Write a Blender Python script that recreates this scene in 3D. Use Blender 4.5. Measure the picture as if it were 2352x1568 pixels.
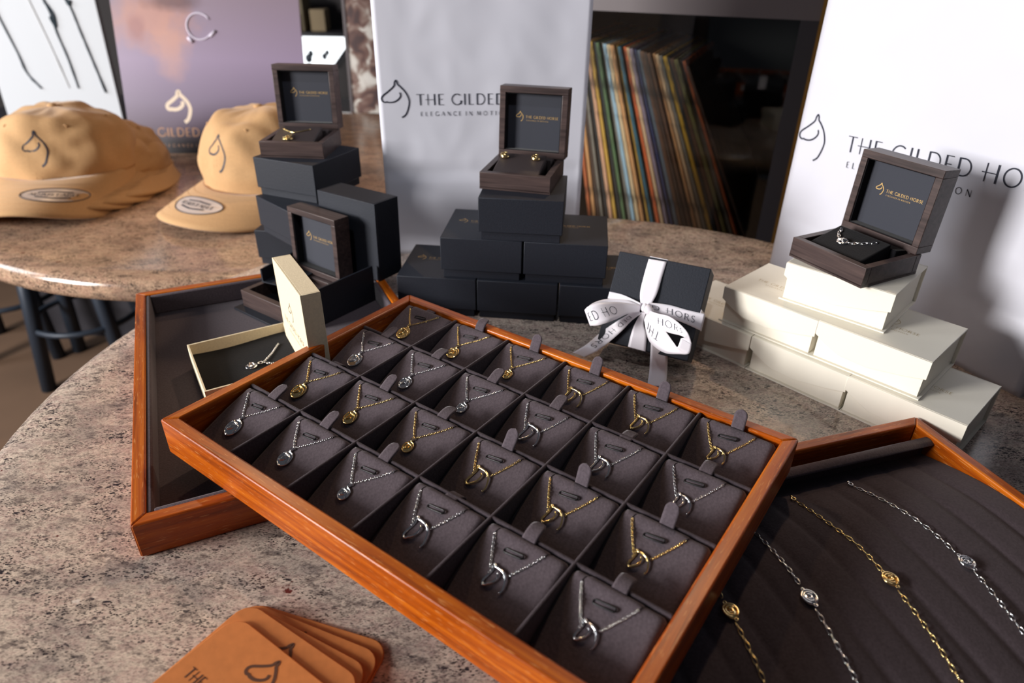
import bpy, bmesh, math, random
from mathutils import Vector, Matrix, noise
PI = math.pi
for o in list(bpy.data.objects): bpy.data.objects.remove(o)
SC = bpy.context.scene
COL = SC.collection
K = 0.01          # every length below is in centimetres
TZ = 0.75         # height of the granite table top above the floor, metres
def W(x, y, z): return Vector((x*K, y*K, TZ + z*K))

# ------------------------------------------------------------ camera
cam_d = bpy.data.cameras.new('camera'); cam = bpy.data.objects.new('camera', cam_d); COL.objects.link(cam)
SC.camera = cam
cam_d.sensor_width = 36.0; cam_d.lens = 1554.3/2352*36.0
cam_d.clip_start = 0.01; cam_d.clip_end = 50
PITCH, ROLL = 0.52615, 0.0166
fwd = Vector((0, math.cos(PITCH), -math.sin(PITCH))); rt0 = Vector((1, 0, 0)); up0 = rt0.cross(fwd)
rt = math.cos(ROLL)*rt0 + math.sin(ROLL)*up0; up = -math.sin(ROLL)*rt0 + math.cos(ROLL)*up0
M = Matrix((rt, up, -fwd)).transposed().to_4x4(); M.translation = W(0, 0, 33.424); cam.matrix_world = M
cam_d.dof.use_dof = True; cam_d.dof.focus_distance = 0.49; cam_d.dof.aperture_fstop = 6.3; cam_d.dof.aperture_blades = 9

# ------------------------------------------------------------ world and light
SC.view_settings.view_transform = 'Standard'; SC.view_settings.look = 'None'
SC.view_settings.gamma = 1.0; SC.view_settings.use_curve_mapping = False; SC.view_settings.exposure = 0.0
wd = bpy.data.worlds.new('room_ambient'); SC.world = wd; wd.use_nodes = True
wd.node_tree.nodes['Background'].inputs['Color'].default_value = (0.62, 0.66, 0.78, 1)
wd.node_tree.nodes['Background'].inputs['Strength'].default_value = 0.07
def area(name, loc, target, sx, sy, power, color):
    l = bpy.data.lights.new(name, 'AREA'); l.shape = 'RECTANGLE'; l.size = sx; l.size_y = sy; l.energy = power; l.color = color
    o = bpy.data.objects.new(name, l); COL.objects.link(o); o.location = W(*loc)
    o.rotation_euler = (W(*target)-W(*loc)).to_track_quat('-Z', 'Y').to_euler(); return o
def spot(name, loc, target, power, color, ang, size=0.03, blend=.6):
    l = bpy.data.lights.new(name, 'SPOT'); l.energy = power; l.color = color; l.spot_size = math.radians(ang); l.spot_blend = blend; l.shadow_soft_size = size
    o = bpy.data.objects.new(name, l); COL.objects.link(o); o.location = W(*loc)
    o.rotation_euler = (W(*target)-W(*loc)).to_track_quat('-Z', 'Y').to_euler(); return o
area('window_and_fill_light', (-254, -46, 68), (-5, 62, 0), .75, .75, 122, (1.0, 0.975, 0.95))
area('window_and_fill_light', (-330, 75, 110), (-80, 150, 0), 1.0, 1.0, 34, (0.93, 0.96, 1.0))  # added fill for the canvas, caps and poster, not a known window
spot('ceiling_and_fill_spot', (60, 190, 190), (14, 78, 0), 44, (1.0, 0.70, 0.44), 60, .04)
spot('ceiling_and_fill_spot', (-110, 230, 190), (-55, 125, 0), 34, (1.0, 0.66, 0.38), 60, .04)
spot('ceiling_and_fill_spot', (-30, -30, 200), (-5, 79, 20), 38, (0.93, 0.95, 1.0), 24, .05, .8)  # added fill spot to brighten the middle bag, not a known ceiling lamp

# ------------------------------------------------------------ material helpers
def nt(name):
    m = bpy.data.materials.new(name); m.use_nodes = True; t = m.node_tree
    return m, t, t.nodes['Principled BSDF']
def nd(t, typ, **kw):
    n = t.nodes.new(typ)
    for k, v in kw.items():
        if k in n.inputs.keys(): n.inputs[k].default_value = v
        else: setattr(n, k, v)
    return n
def ramp(t, stops, interp='LINEAR'):
    r = t.nodes.new('ShaderNodeValToRGB'); e = r.color_ramp.elements; r.color_ramp.interpolation = interp
    while len(e) > 1: e.remove(e[-1])
    e[0].position = stops[0][0]; e[0].color = (*stops[0][1], 1)
    for p, c in stops[1:]:
        x = e.new(p); x.color = (*c, 1)
    return r
def srgb(r, g, b):
    f = lambda c: (c/255/12.92) if c/255 <= .04045 else ((c/255+.055)/1.055)**2.4
    return (f(r), f(g), f(b))
def coords(t, scale=(1, 1, 1), obj=True, rot=(0, 0, 0)):
    c = t.nodes.new('ShaderNodeTexCoord'); mp = t.nodes.new('ShaderNodeMapping')
    mp.inputs['Scale'].default_value = scale; mp.inputs['Rotation'].default_value = rot
    t.links.new(c.outputs['Object'], mp.inputs['Vector']); return mp.outputs['Vector']
def simple(name, col, rough=.6, metal=0, spec=.5, sheen=0, bump=0, bscale=300, vary=0, coat=0):
    m, t, b = nt(name)
    b.inputs['Base Color'].default_value = (*col, 1); b.inputs['Roughness'].default_value = rough
    b.inputs['Metallic'].default_value = metal; b.inputs['Specular IOR Level'].default_value = spec
    b.inputs['Coat Weight'].default_value = coat
    if sheen: b.inputs['Sheen Weight'].default_value = sheen; b.inputs['Sheen Roughness'].default_value = .4
    v = coords(t)
    n = nd(t, 'ShaderNodeTexNoise', Scale=bscale, Detail=3.0); t.links.new(v, n.inputs['Vector'])
    if bump:
        bp = nd(t, 'ShaderNodeBump', Strength=bump, Distance=.0004); t.links.new(n.outputs['Fac'], bp.inputs['Height']); t.links.new(bp.outputs['Normal'], b.inputs['Normal'])
    if vary:
        n2 = nd(t, 'ShaderNodeTexNoise', Scale=bscale*.7, Detail=2.0); t.links.new(v, n2.inputs['Vector'])
        lo = tuple(c*(1-vary) for c in col); hi = tuple(min(1, c*(1+vary)) for c in col)
        r = ramp(t, [(.35, lo), (.65, hi)]); t.links.new(n2.outputs['Fac'], r.inputs['Fac']); t.links.new(r.outputs['Color'], b.inputs['Base Color'])
    return m
def wood(name, stops, scale=(6, 160, 160), rough=.36, streak=None, coat=.2):
    m, t, b = nt(name); v = coords(t, scale)
    n = nd(t, 'ShaderNodeTexNoise', Scale=1.0, Detail=5.0, Roughness=.6, Distortion=.6); t.links.new(v, n.inputs['Vector'])
    r = ramp(t, stops); t.links.new(n.outputs['Fac'], r.inputs['Fac'])
    out = r.outputs['Color']
    if streak:
        v2 = coords(t, (110, 1300, 1300)); n2 = nd(t, 'ShaderNodeTexNoise', Scale=1.0, Detail=1.0); t.links.new(v2, n2.inputs['Vector'])
        r2 = ramp(t, [(.645, (0, 0, 0)), (.70, (.5, .5, .5))]); t.links.new(n2.outputs['Fac'], r2.inputs['Fac'])
        mx = nd(t, 'ShaderNodeMix', data_type='RGBA'); t.links.new(r2.outputs['Color'], mx.inputs['Factor'])
        t.links.new(out, mx.inputs[6]); mx.inputs[7].default_value = (*streak, 1); out = mx.outputs[2]
    t.links.new(out, b.inputs['Base Color'])
    b.inputs['Roughness'].default_value = rough; b.inputs['Specular IOR Level'].default_value = .35; b.inputs['Coat Weight'].default_value = coat; b.inputs['Coat Roughness'].default_value = .25
    bp = nd(t, 'ShaderNodeBump', Strength=.15, Distance=.0003); t.links.new(n.outputs['Fac'], bp.inputs['Height']); t.links.new(bp.outputs['Normal'], b.inputs['Normal'])
    return m
def granite(name, warm=0.0, seed=0.0):
    m, t, b = nt(name); v = coords(t, (1, 1, 1)); v2 = coords(t, (1.0, 1.9, 1.4), rot=(0, 0, .55))
    def noi(s, d, vec=v, rough=.6, off=0.0, dist=0.0):
        n = nd(t, 'ShaderNodeTexNoise', Scale=s, Detail=d, Roughness=rough, Distortion=dist, noise_dimensions='4D'); n.inputs['W'].default_value = seed+off
        t.links.new(vec, n.inputs['Vector']); return n.outputs['Fac']
    def mix(fac, a, c2):
        x = nd(t, 'ShaderNodeMix', data_type='RGBA'); t.links.new(fac, x.inputs['Factor'])
        if isinstance(a, tuple): x.inputs[6].default_value = (*a, 1)
        else: t.links.new(a, x.inputs[6])
        if isinstance(c2, tuple): x.inputs[7].default_value = (*c2, 1)
        else: t.links.new(c2, x.inputs[7])
        return x.outputs[2]
    def mul(a, c):
        x = nd(t, 'ShaderNodeMath', operation='MULTIPLY'); t.links.new(a, x.inputs[0]); t.links.new(c, x.inputs[1]); return x.outputs[0]
    r0 = ramp(t, [(.30, srgb(96, 88, 84)), (.40, srgb(158, 143, 134)), (.48, srgb(226, 209, 192)), (.55, srgb(198, 174, 163)), (.62, srgb(232, 215, 198)), (.70, srgb(186, 174, 168)), (.80, srgb(240, 229, 217))])
    t.links.new(noi(48, 9, v2, .72), r0.inputs['Fac'])
    c = r0.outputs['Color']
    # grey smoky patches
    g = ramp(t, [(.47, (0, 0, 0)), (.60, (1, 1, 1))]); t.links.new(noi(18, 6, v2, .6, 3), g.inputs['Fac'])
    gg = nd(t, 'ShaderNodeMath', operation='MULTIPLY'); t.links.new(g.outputs['Color'], gg.inputs[0]); gg.inputs[1].default_value = .45
    c = mix(gg.outputs[0], c, srgb(118, 110, 112))
    fg = ramp(t, [(.34, (.40, .38, .38)), (.52, (1, 1, 1)), (.72, (1.0, .93, .88))]); t.links.new(noi(420, 4, v2, .7, 41), fg.inputs['Fac'])
    xg = nd(t, 'ShaderNodeMix', data_type='RGBA', blend_type='MULTIPLY'); xg.inputs['Factor'].default_value = .85; t.links.new(c, xg.inputs[6]); t.links.new(fg.outputs['Color'], xg.inputs[7]); c = xg.outputs[2]
    fg2 = ramp(t, [(.36, (.55, .53, .54)), (.52, (1, 1, 1))]); t.links.new(noi(110, 5, v2, .7, 47), fg2.inputs['Fac'])
    xg = nd(t, 'ShaderNodeMix', data_type='RGBA', blend_type='MULTIPLY'); xg.inputs['Factor'].default_value = .7; t.links.new(c, xg.inputs[6]); t.links.new(fg2.outputs['Color'], xg.inputs[7]); c = xg.outputs[2]
    # black speckles, denser in some areas
    def specks(scale, rad, keep):
        vo = nd(t, 'ShaderNodeTexVoronoi', Scale=scale); nz = nd(t, 'ShaderNodeTexNoise', Scale=scale*1.5, Detail=2.0)
        t.links.new(v2, nz.inputs['Vector']); va = nd(t, 'ShaderNodeVectorMath', operation='MULTIPLY_ADD'); t.links.new(nz.outputs['Color'], va.inputs[0]); va.inputs[1].default_value = (1.1/scale,)*3; t.links.new(v2, va.inputs[2])
        t.links.new(va.outputs[0], vo.inputs['Vector'])
        a = ramp(t, [(rad*.7, (1, 1, 1)), (rad*1.15, (0, 0, 0))]); t.links.new(vo.outputs['Distance'], a.inputs['Fac'])
        sc = nd(t, 'ShaderNodeSeparateColor'); t.links.new(vo.outputs['Color'], sc.inputs[0])
        b_ = nd(t, 'ShaderNodeMath', operation='GREATER_THAN'); t.links.new(sc.outputs[0], b_.inputs[0]); b_.inputs[1].default_value = 1-keep
        return mul(a.outputs['Color'], b_.outputs[0])
    class O: pass
    sp = O(); sp.outputs = {'Color': specks(460, .44, .7)}
    ar = ramp(t, [(.40, (.06, .06, .06)), (.58, (1, 1, 1))]); t.links.new(noi(26, 5, v2, .65, 11), ar.inputs['Fac'])
    c = mix(mul(sp.outputs['Color'], ar.outputs['Color']), c, srgb(44, 40, 44))
    sp2 = O(); sp2.outputs = {'Color': specks(190, .40, .30)}
    c = mix(mul(sp2.outputs['Color'], ar.outputs['Color']), c, srgb(50, 46, 52))
    # garnet spots
    ga = ramp(t, [(.655, (0, 0, 0)), (.675, (1, 1, 1))]); t.links.new(noi(46, 7, v, .62, 23, .2), ga.inputs['Fac'])
    c = mix(ga.outputs['Color'], c, srgb(92, 34, 34))
    # pale quartz
    q = ramp(t, [(.68, (0, 0, 0)), (.74, (1, 1, 1))]); t.links.new(noi(85, 3, v, .5, 31), q.inputs['Fac'])
    c = mix(q.outputs['Color'], c, srgb(225, 214, 204))
    if warm:
        x = nd(t, 'ShaderNodeMix', data_type='RGBA', blend_type='MULTIPLY'); x.inputs['Factor'].default_value = warm
        t.links.new(c, x.inputs[6]); x.inputs[7].default_value = (.72, .52, .36, 1); c = x.outputs[2]
    t.links.new(c, b.inputs['Base Color'])
    b.inputs['Roughness'].default_value = .16; b.inputs['Specular IOR Level'].default_value = .5
    return m
M_gran = granite('granite_polished'); M_gran2 = granite('granite_golden', .75, 50.0)
M_cherry = wood('cherry_wood', [(.28, srgb(112, 44, 2)), (.5, srgb(168, 76, 4)), (.7, srgb(200, 106, 12))], streak=srgb(228, 160, 95), scale=(9, 240, 240))
M_walnut = wood('walnut_wood', [(.3, srgb(46, 35, 34)), (.5, srgb(68, 54, 52)), (.7, srgb(86, 69, 65))], (10, 220, 220), .42, coat=.1)
M_suede = simple('suede_grey', srgb(86, 77, 83), .95, spec=.12, sheen=.2, bump=.5, bscale=900, vary=.12)
M_suede_d = simple('suede_dark', srgb(70, 62, 67), .95, spec=.12, sheen=.15, bump=.5, bscale=900, vary=.12)
M_black = simple('black_card', srgb(32, 35, 44), .55, spec=.32, bump=.35, bscale=700, vary=.08)
M_cream = simple('cream_paper', srgb(243, 237, 222), .45, spec=.4, bump=.08, bscale=500)
M_creamb = simple('cream_board', srgb(226, 212, 182), .7, spec=.3, bump=.25, bscale=800, vary=.04)
M_bag = simple('white_paper', srgb(213, 213, 223), .5, spec=.3, bump=.05, bscale=60)
M_ink = simple('navy_ink', srgb(30, 34, 52), .6)
M_goldprint = simple('gold_foil', srgb(214, 176, 112), .45, metal=.55)
M_faint = simple('pale_gold_foil', srgb(205, 188, 150), .35, metal=.5)
M_gold = simple('gold', (1.0, .74, .34), .16, metal=1)
M_silver = simple('silver', (.86, .85, .86), .14, metal=1)
M_rose = simple('rose_metal', (.92, .74, .62), .18, metal=1)
M_blkgloss = simple('black_clip', srgb(20, 20, 23), .38, spec=.3)
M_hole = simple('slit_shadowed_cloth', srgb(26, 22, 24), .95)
M_satin = simple('white_satin', srgb(236, 231, 238), .38, spec=.5, sheen=.4)
M_blackfoam = simple('black_velvet', srgb(22, 21, 24), .95, spec=.1, sheen=.15, bump=.4, bscale=900)
M_brownpad = simple('brown_leatherette', srgb(52, 42, 42), .6, bump=.1, bscale=400)
M_lidpanel = simple('midnight_lining', srgb(46, 48, 58), .75, bump=.2, bscale=900)
M_cap = simple('khaki_twill', srgb(196, 156, 112), .85, spec=.2, sheen=.2, bump=.4, bscale=700, vary=.05)
M_capd = simple('cap_inside', srgb(70, 54, 40), .9)
M_leather = simple('tan_leather', srgb(198, 122, 66), .55, spec=.35, bump=.15, bscale=260, vary=.05)
M_brand = simple('branded_mark', srgb(84, 48, 30), .7)
M_sticker = simple('silver_sticker', srgb(196, 180, 172), .35, spec=.6)
M_darkframe = simple('charcoal_laminate', srgb(50, 48, 54), .5)
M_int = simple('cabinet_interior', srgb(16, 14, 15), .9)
M_brass = simple('brass_edge', srgb(150, 112, 52), .4, metal=.6)
M_greyrail = simple('grey_rail', srgb(104, 96, 98), .45)
M_steel = simple('dark_steel', srgb(42, 50, 62), .45, metal=.2)
M_seat = simple('black_seat', srgb(24, 24, 28), .5)
M_floor = simple('brown_floor', srgb(104, 80, 62), .7, vary=.12, bscale=6)
M_wall = simple('back_wall_paint', srgb(70, 66, 66), .9)
M_canvas = simple('white_canvas', srgb(206, 209, 214), .8)
M_inkstroke = simple('grey_ink', srgb(70, 84, 94), .8)
M_fold = simple('canvas_fold', srgb(196, 192, 186), .8)
def mat_poster():
    m, t, b = nt('poster_print'); c = t.nodes.new('ShaderNodeTexCoord'); s = t.nodes.new('ShaderNodeSeparateXYZ'); t.links.new(c.outputs['Object'], s.inputs[0])
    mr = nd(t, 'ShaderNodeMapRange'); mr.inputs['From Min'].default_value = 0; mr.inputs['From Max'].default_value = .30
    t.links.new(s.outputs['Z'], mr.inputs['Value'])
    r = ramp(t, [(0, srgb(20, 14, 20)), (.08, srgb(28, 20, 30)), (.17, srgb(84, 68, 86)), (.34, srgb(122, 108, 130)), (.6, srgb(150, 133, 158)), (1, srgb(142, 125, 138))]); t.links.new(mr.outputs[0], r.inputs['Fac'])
    # blurred chestnut muzzle in the printed photograph
    def dist(cx, cz, rx, rz):
        mp = nd(t, 'ShaderNodeMapping'); mp.inputs['Location'].default_value = (-cx/rx, 0, -cz/rz); mp.inputs['Scale'].default_value = (1/rx, 0, 1/rz)
        t.links.new(c.outputs['Object'], mp.inputs['Vector']); ns = nd(t, 'ShaderNodeTexNoise', Scale=30.0, Detail=3.0); t.links.new(c.outputs['Object'], ns.inputs['Vector'])
        ad = nd(t, 'ShaderNodeVectorMath', operation='LENGTH'); t.links.new(mp.outputs[0], ad.inputs[0])
        mm = nd(t, 'ShaderNodeMath', operation='ADD'); t.links.new(ad.outputs['Value'], mm.inputs[0]); t.links.new(ns.outputs['Fac'], mm.inputs[1])
        rr = ramp(t, [(.9, (1, 1, 1)), (1.5, (0, 0, 0))])
        rr.color_ramp.elements[0].position = .55; rr.color_ramp.elements[1].position = 1.0
        dv = nd(t, 'ShaderNodeMath', operation='MULTIPLY'); t.links.new(mm.outputs[0], dv.inputs[0]); dv.inputs[1].default_value = .62
        t.links.new(dv.outputs[0], rr.inputs['Fac']); return rr.outputs['Color']
    out = r.outputs['Color']
    for (cx, cz, rx, rz, col, k) in ((.085, .255, .085, .07, srgb(192, 140, 122), .75), (.115, .20, .04, .06, srgb(200, 152, 136), .55), (.13, .285, .07, .02, srgb(88, 60, 62), .7), (.055, .235, .02, .03, srgb(150, 104, 106), .6)):
        x = nd(t, 'ShaderNodeMix', data_type='RGBA'); f = dist(cx, cz, rx, rz); g = nd(t, 'ShaderNodeMath', operation='MULTIPLY'); t.links.new(f, g.inputs[0]); g.inputs[1].default_value = k
        t.links.new(g.outputs[0], x.inputs['Factor']); t.links.new(out, x.inputs[6]); x.inputs[7].default_value = (*col, 1); out = x.outputs[2]
    t.links.new(out, b.inputs['Base Color']); b.inputs['Roughness'].default_value = .4
    return m
M_poster = mat_poster()
def mat_blossom():
    m, t, b = nt('blossom_print'); v = coords(t); n = nd(t, 'ShaderNodeTexNoise', Scale=24.0, Detail=2.0, Distortion=.6); t.links.new(v, n.inputs['Vector'])
    r = ramp(t, [(.36, srgb(84, 66, 66)), (.46, srgb(122, 92, 84)), (.52, srgb(150, 128, 118)), (.58, srgb(222, 216, 208)), (.8, srgb(236, 232, 226))]); t.links.new(n.outputs['Fac'], r.inputs['Fac'])
    t.links.new(r.outputs['Color'], b.inputs['Base Color']); b.inputs['Roughness'].default_value = .4; return m
M_blossom = mat_blossom()
def mat_glass():
    m = bpy.data.materials.new('door_glass'); m.use_nodes = True; t = m.node_tree; t.nodes.clear()
    o = t.nodes.new('ShaderNodeOutputMaterial'); tr = t.nodes.new('ShaderNodeBsdfTransparent'); g = t.nodes.new('ShaderNodeBsdfGlossy'); g.inputs['Roughness'].default_value = .03
    f = t.nodes.new('ShaderNodeFresnel'); f.inputs['IOR'].default_value = 1.45; x = t.nodes.new('ShaderNodeMixShader')
    tr.inputs['Color'].default_value = (.95, .97, .96, 1)
    t.links.new(f.outputs[0], x.inputs[0]); t.links.new(tr.outputs[0], x.inputs[1]); t.links.new(g.outputs[0], x.inputs[2]); t.links.new(x.outputs[0], o.inputs[0]); return m
M_glass = mat_glass()
def mat_emit(name, col, s):
    m = bpy.data.materials.new(name); m.use_nodes = True; t = m.node_tree; t.nodes.clear(); o = t.nodes.new('ShaderNodeOutputMaterial'); e = t.nodes.new('ShaderNodeEmission')
    e.inputs[0].default_value = (*col, 1); e.inputs[1].default_value = s; t.links.new(e.outputs[0], o.inputs[0]); return m

# ------------------------------------------------------------ mesh helpers (centimetres)
class MB:
    def __init__(s): s.bm = bmesh.new()
    def face(s, vs):
        try: return s.bm.faces.new(vs)
        except ValueError: return None
    def box(s, x0, y0, z0, x1, y1, z1, M=None):
        v = [s.bm.verts.new((M @ Vector(p)) if M else p) for p in ((x0,y0,z0),(x1,y0,z0),(x1,y1,z0),(x0,y1,z0),(x0,y0,z1),(x1,y0,z1),(x1,y1,z1),(x0,y1,z1))]
        for f in ((0,3,2,1),(4,5,6,7),(0,1,5,4),(1,2,6,5),(2,3,7,6),(3,0,4,7)): s.face([v[i] for i in f])
        return s
    def loft(s, rings, caps=True, closed=False):
        R = [[s.bm.verts.new(p) for p in r] for r in rings]; n = len(R[0])
        pairs = list(zip(R, R[1:])) + ([(R[-1], R[0])] if closed else [])
        for a, b in pairs:
            for i in range(n): s.face((a[i], a[(i+1) % n], b[(i+1) % n], b[i]))
        if caps and not closed: s.face(R[0][::-1]); s.face(R[-1])
        return s
    def tube(s, pts, r, seg=8, closed=False, flat=1.0):
        pts = [Vector(p) for p in pts]; n = len(pts); rings = []; prev = None
        for i, p in enumerate(pts):
            a = pts[(i-1) % n] if (closed or i) else p; b = pts[(i+1) % n] if (closed or i < n-1) else p
            t = (b-a)
            if t.length < 1e-9: t = Vector((0, 0, 1))
            t.normalize()
            if prev is None:
                ref = Vector((0, 0, 1)) if abs(t.z) < .9 else Vector((1, 0, 0)); u = ref.cross(t).normalized()
            else:
                u = prev - t*prev.dot(t); u = u.normalized() if u.length > 1e-6 else t.orthogonal().normalized()
            prev = u; w = t.cross(u); rr = r[i] if isinstance(r, (list, tuple)) else r
            rings.append([p + (u*math.cos(2*PI*k/seg) + w*flat*math.sin(2*PI*k/seg))*rr for k in range(seg)])
        return s.loft(rings, caps=not closed, closed=closed)
    def ell(s, c, r, seg=16, M=None):
        g = bmesh.ops.create_uvsphere(s.bm, u_segments=seg, v_segments=max(6, seg//2), radius=1.0)
        mm = Matrix.Translation(c) @ (M if M else Matrix()) @ Matrix.Diagonal((*r, 1))
        bmesh.ops.transform(s.bm, matrix=mm, verts=g['verts']); return s
    def prism(s, poly, z0, z1):
        return s.loft([[(x, y, z0) for x, y in poly], [(x, y, z1) for x, y in poly]])
    def lathe(s, prof, seg=48, c=(0, 0)):
        rings = [[(c[0]+r*math.cos(2*PI*k/seg), c[1]+r*math.sin(2*PI*k/seg), z) for k in range(seg)] for r, z in prof]
        return s.loft(rings)
    def grid(s, f, nu, nv, thick=None):
        V = [[s.bm.verts.new(f(i/nu, j/nv)) for j in range(nv+1)] for i in range(nu+1)]
        for i in range(nu):
            for j in range(nv): s.face((V[i][j], V[i+1][j], V[i+1][j+1], V[i][j+1]))
        return V
    def build(s, name, mat, parent=None, smooth=False, bevel=0, loc=None, M=None, seg=2, solid=0):
        bmesh.ops.recalc_face_normals(s.bm, faces=s.bm.faces) if not solid else None
        for v in s.bm.verts: v.co *= K
        me = bpy.data.meshes.new(name); s.bm.to_mesh(me); s.bm.free(); me.materials.append(mat)
        if smooth:
            for p in me.polygons: p.use_smooth = True
        o = bpy.data.objects.new(name, me); COL.objects.link(o)
        if parent: o.parent = parent
        if M is not None: o.matrix_local = M
        elif loc is not None: o.location = Vector(loc)*K if parent else W(*loc)
        if solid:
            sd = o.modifiers.new('solid', 'SOLIDIFY'); sd.thickness = solid*K; sd.offset = 0
        if bevel:
            bv = o.modifiers.new('bevel', 'BEVEL'); bv.width = bevel*K; bv.segments = seg; bv.limit_method = 'ANGLE'; bv.angle_limit = math.radians(35)
            if smooth is False:
                for p in me.polygons: p.use_smooth = True
                try: me.set_sharp_from_angle(angle=math.radians(40))
                except Exception: pass
        return o
def MM(x=0, y=0, z=0, rz=0, rx=0, ry=0):
    m = Matrix.Rotation(rz, 4, 'Z') @ Matrix.Rotation(rx, 4, 'X') @ Matrix.Rotation(ry, 4, 'Y'); m.translation = Vector((x, y, z))*K; return m
def WM(x, y, z, rz=0, rx=0, ry=0):
    m = MM(x, y, z, rz, rx, ry); m.translation.z += TZ; return m
def tag(o, label, cat, group=None):
    o['label'] = label; o['category'] = cat
    if group: o['group'] = group
    return o
def thing(name, label, cat, group=None, M=None):
    o = bpy.data.objects.new(name, None); COL.objects.link(o); o.empty_display_size = .02
    if M is not None: o.matrix_world = M
    return tag(o, label, cat, group)
def struct(o): o['kind'] = 'structure'; return o
def dup(src, M=None, label=None, parent=None):
    c = src.copy(); COL.objects.link(c)
    if parent: c.parent = parent
    for ch in list(src.children): dup(ch, None, None, c)
    if M is not None: c.matrix_world = M
    if label: c['label'] = label
    return c
def catmull(pts, n=6, closed=False):
    P = [Vector(p) for p in pts]; out = []; N = len(P)
    for i in range(N if closed else N-1):
        a, b, c, d = (P[(i-1) % N], P[i], P[(i+1) % N], P[(i+2) % N]) if closed else (P[max(i-1, 0)], P[i], P[i+1], P[min(i+2, N-1)])
        for k in range(n):
            t = k/n; out.append(.5*((2*b)+(c-a)*t+(2*a-5*b+4*c-d)*t*t+(3*b-a-3*c+d)*t**3))
    if not closed: out.append(P[-1])
    return out

# ------------------------------------------------------------ lettering and the horse-head mark, as strokes
def arc(cx, cy, rx, ry, a0, a1, n=14): return [(cx+rx*math.cos(math.radians(a0+(a1-a0)*k/n)), cy+ry*math.sin(math.radians(a0+(a1-a0)*k/n))) for k in range(n+1)]
TN, TK = .055, .12
GL = {
 'T': (.72, [([(0, .97), (.72, .97)], TN), ([(.36, .97), (.36, 0)], TK)]),
 'H': (.78, [([(.08, 0), (.08, 1)], TN*1.3), ([(.70, 0), (.70, 1)], TK), ([(-.14, .50), (.70, .50)], TN)]),
 'E': (.52, [([(.07, 0), (.07, 1)], TK), ([(.07, .97), (.5, .97)], TN), ([(.07, .52), (.42, .52)], TN), ([(.07, .03), (.52, .03)], TN)]),
 'G': (.90, [(arc(.50, .5, .47, .48, 48, 345, 22), TK*.75), ([(.87, .40), (.87, .08)], TK)]),
 'I': (.16, [([(.08, 0), (.08, 1)], TK)]),
 'L': (.50, [([(.07, 0), (.07, 1)], TK), ([(.07, .03), (.50, .03)], TN)]),
 'D': (.80, [([(.07, 0), (.07, 1)], TK), ([(.07, .97), (.35, .97)] + arc(.35, .5, .42, .47, 90, -90, 16) + [(.07, .03)], TK*.7)]),
 'O': (.98, [(arc(.49, .5, .45, .48, 0, 360, 28), TK*.7)]),
 'R': (.66, [([(.07, 0), (.07, 1)], TK), ([(.07, .97), (.30, .97)] + arc(.30, .74, .25, .23, 90, -90, 12) + [(.07, .51)], TK*.6), ([(.30, .5), (.66, 0)], TK*.9)]),
 'S': (.52, [(arc(.27, .75, .19, .22, 30, 235, 12) + arc(.24, .26, .22, .24, 55, -150, 12), TK*.75)]),
 'A': (.76, [([(0, 0), (.38, 1)], TN), ([(.38, 1), (.76, 0)], TK), ([(.15, .35), (.62, .35)], TN)]),
 'N': (.80, [([(.06, 0), (.06, 1)], TN), ([(.06, 1), (.74, 0)], TK), ([(.74, 0), (.74, 1)], TN)]),
 'C': (.74, [(arc(.48, .5, .45, .48, 45, 315, 18), TK*.8)]),
 'M': (.92, [([(.04, 0), (.10, 1)], TN), ([(.10, 1), (.46, .1)], TK), ([(.46, .1), (.82, 1)], TN), ([(.82, 1), (.88, 0)], TK)]),
 'J': (.4, [([(.3, 1), (.3, .2), (.2, .02), (.02, .04)], TK)]),
 'U': (.72, [([(.06, 1), (.06, .3), (.2, .05), (.36, .01), (.52, .05), (.66, .3), (.66, 1)], TK)]),
 'B': (.6, [([(.07, 0), (.07, 1)], TK), ([(.07, .97), (.28, .97)] + arc(.28, .75, .2, .22, 90, -90, 8) + arc(.30, .27, .25, .25, 90, -90, 8) + [(.07, .03)], TN)]),
}
def text_strokes(s, h, gap=.24, bold=1.0):
    x = 0; out = []
    for ch in s:
        if ch == ' ': x += .48*h; continue
        w, ss = GL[ch]
        for pts, t in ss: out.append(([(x+a*h, b*h) for a, b in pts], t*h*bold))
        x += (w+gap)*h
    return out, x-gap*h
HORSE = [(.53, 0), (.645, .08), (.727, .25), (.764, .455), (.69, .66), (.555, .82), (.48, .886), (.464, .955), (.43, 1.0), (.395, .945), (.368, .85), (.214, .718), (.055, .605), (.005, .53), (.02, .455), (.09, .418), (.145, .43), (.214, .414), (.35, .43), (.473, .5), (.536, .59), (.518, .68)]
HORSE_S = [(p.x, p.y) for p in catmull([(x, y, 0) for x, y in HORSE], 5)]
def horse_strokes(h, w=.035): return [([(x*h, y*h) for x, y in HORSE_S], w*h)]
def draw(mb, strokes, f, x0=0, y0=0, sub=1, eps=.015):
    """lay flat print strokes on a surface: f(x, y) -> (point, normal)"""
    for pts, w in strokes:
        P = []
        for a, b in zip(pts, pts[1:]):
            for k in range(sub): P.append((a[0]+(b[0]-a[0])*k/sub, a[1]+(b[1]-a[1])*k/sub))
        P.append(pts[-1]); prev = None
        for i, p in enumerate(P):
            a = P[max(i-1, 0)]; b = P[min(i+1, len(P)-1)]; dx, dy = b[0]-a[0], b[1]-a[1]; l = math.hypot(dx, dy) or 1
            nx, ny = -dy/l*w/2, dx/l*w/2; cur = []
            for s in (1, -1):
                q, n = f(x0+p[0]+s*nx, y0+p[1]+s*ny); cur.append(mb.bm.verts.new(Vector(q)+Vector(n)*eps))
            if prev: mb.face((prev[0], prev[1], cur[1], cur[0]))
            prev = cur
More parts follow.
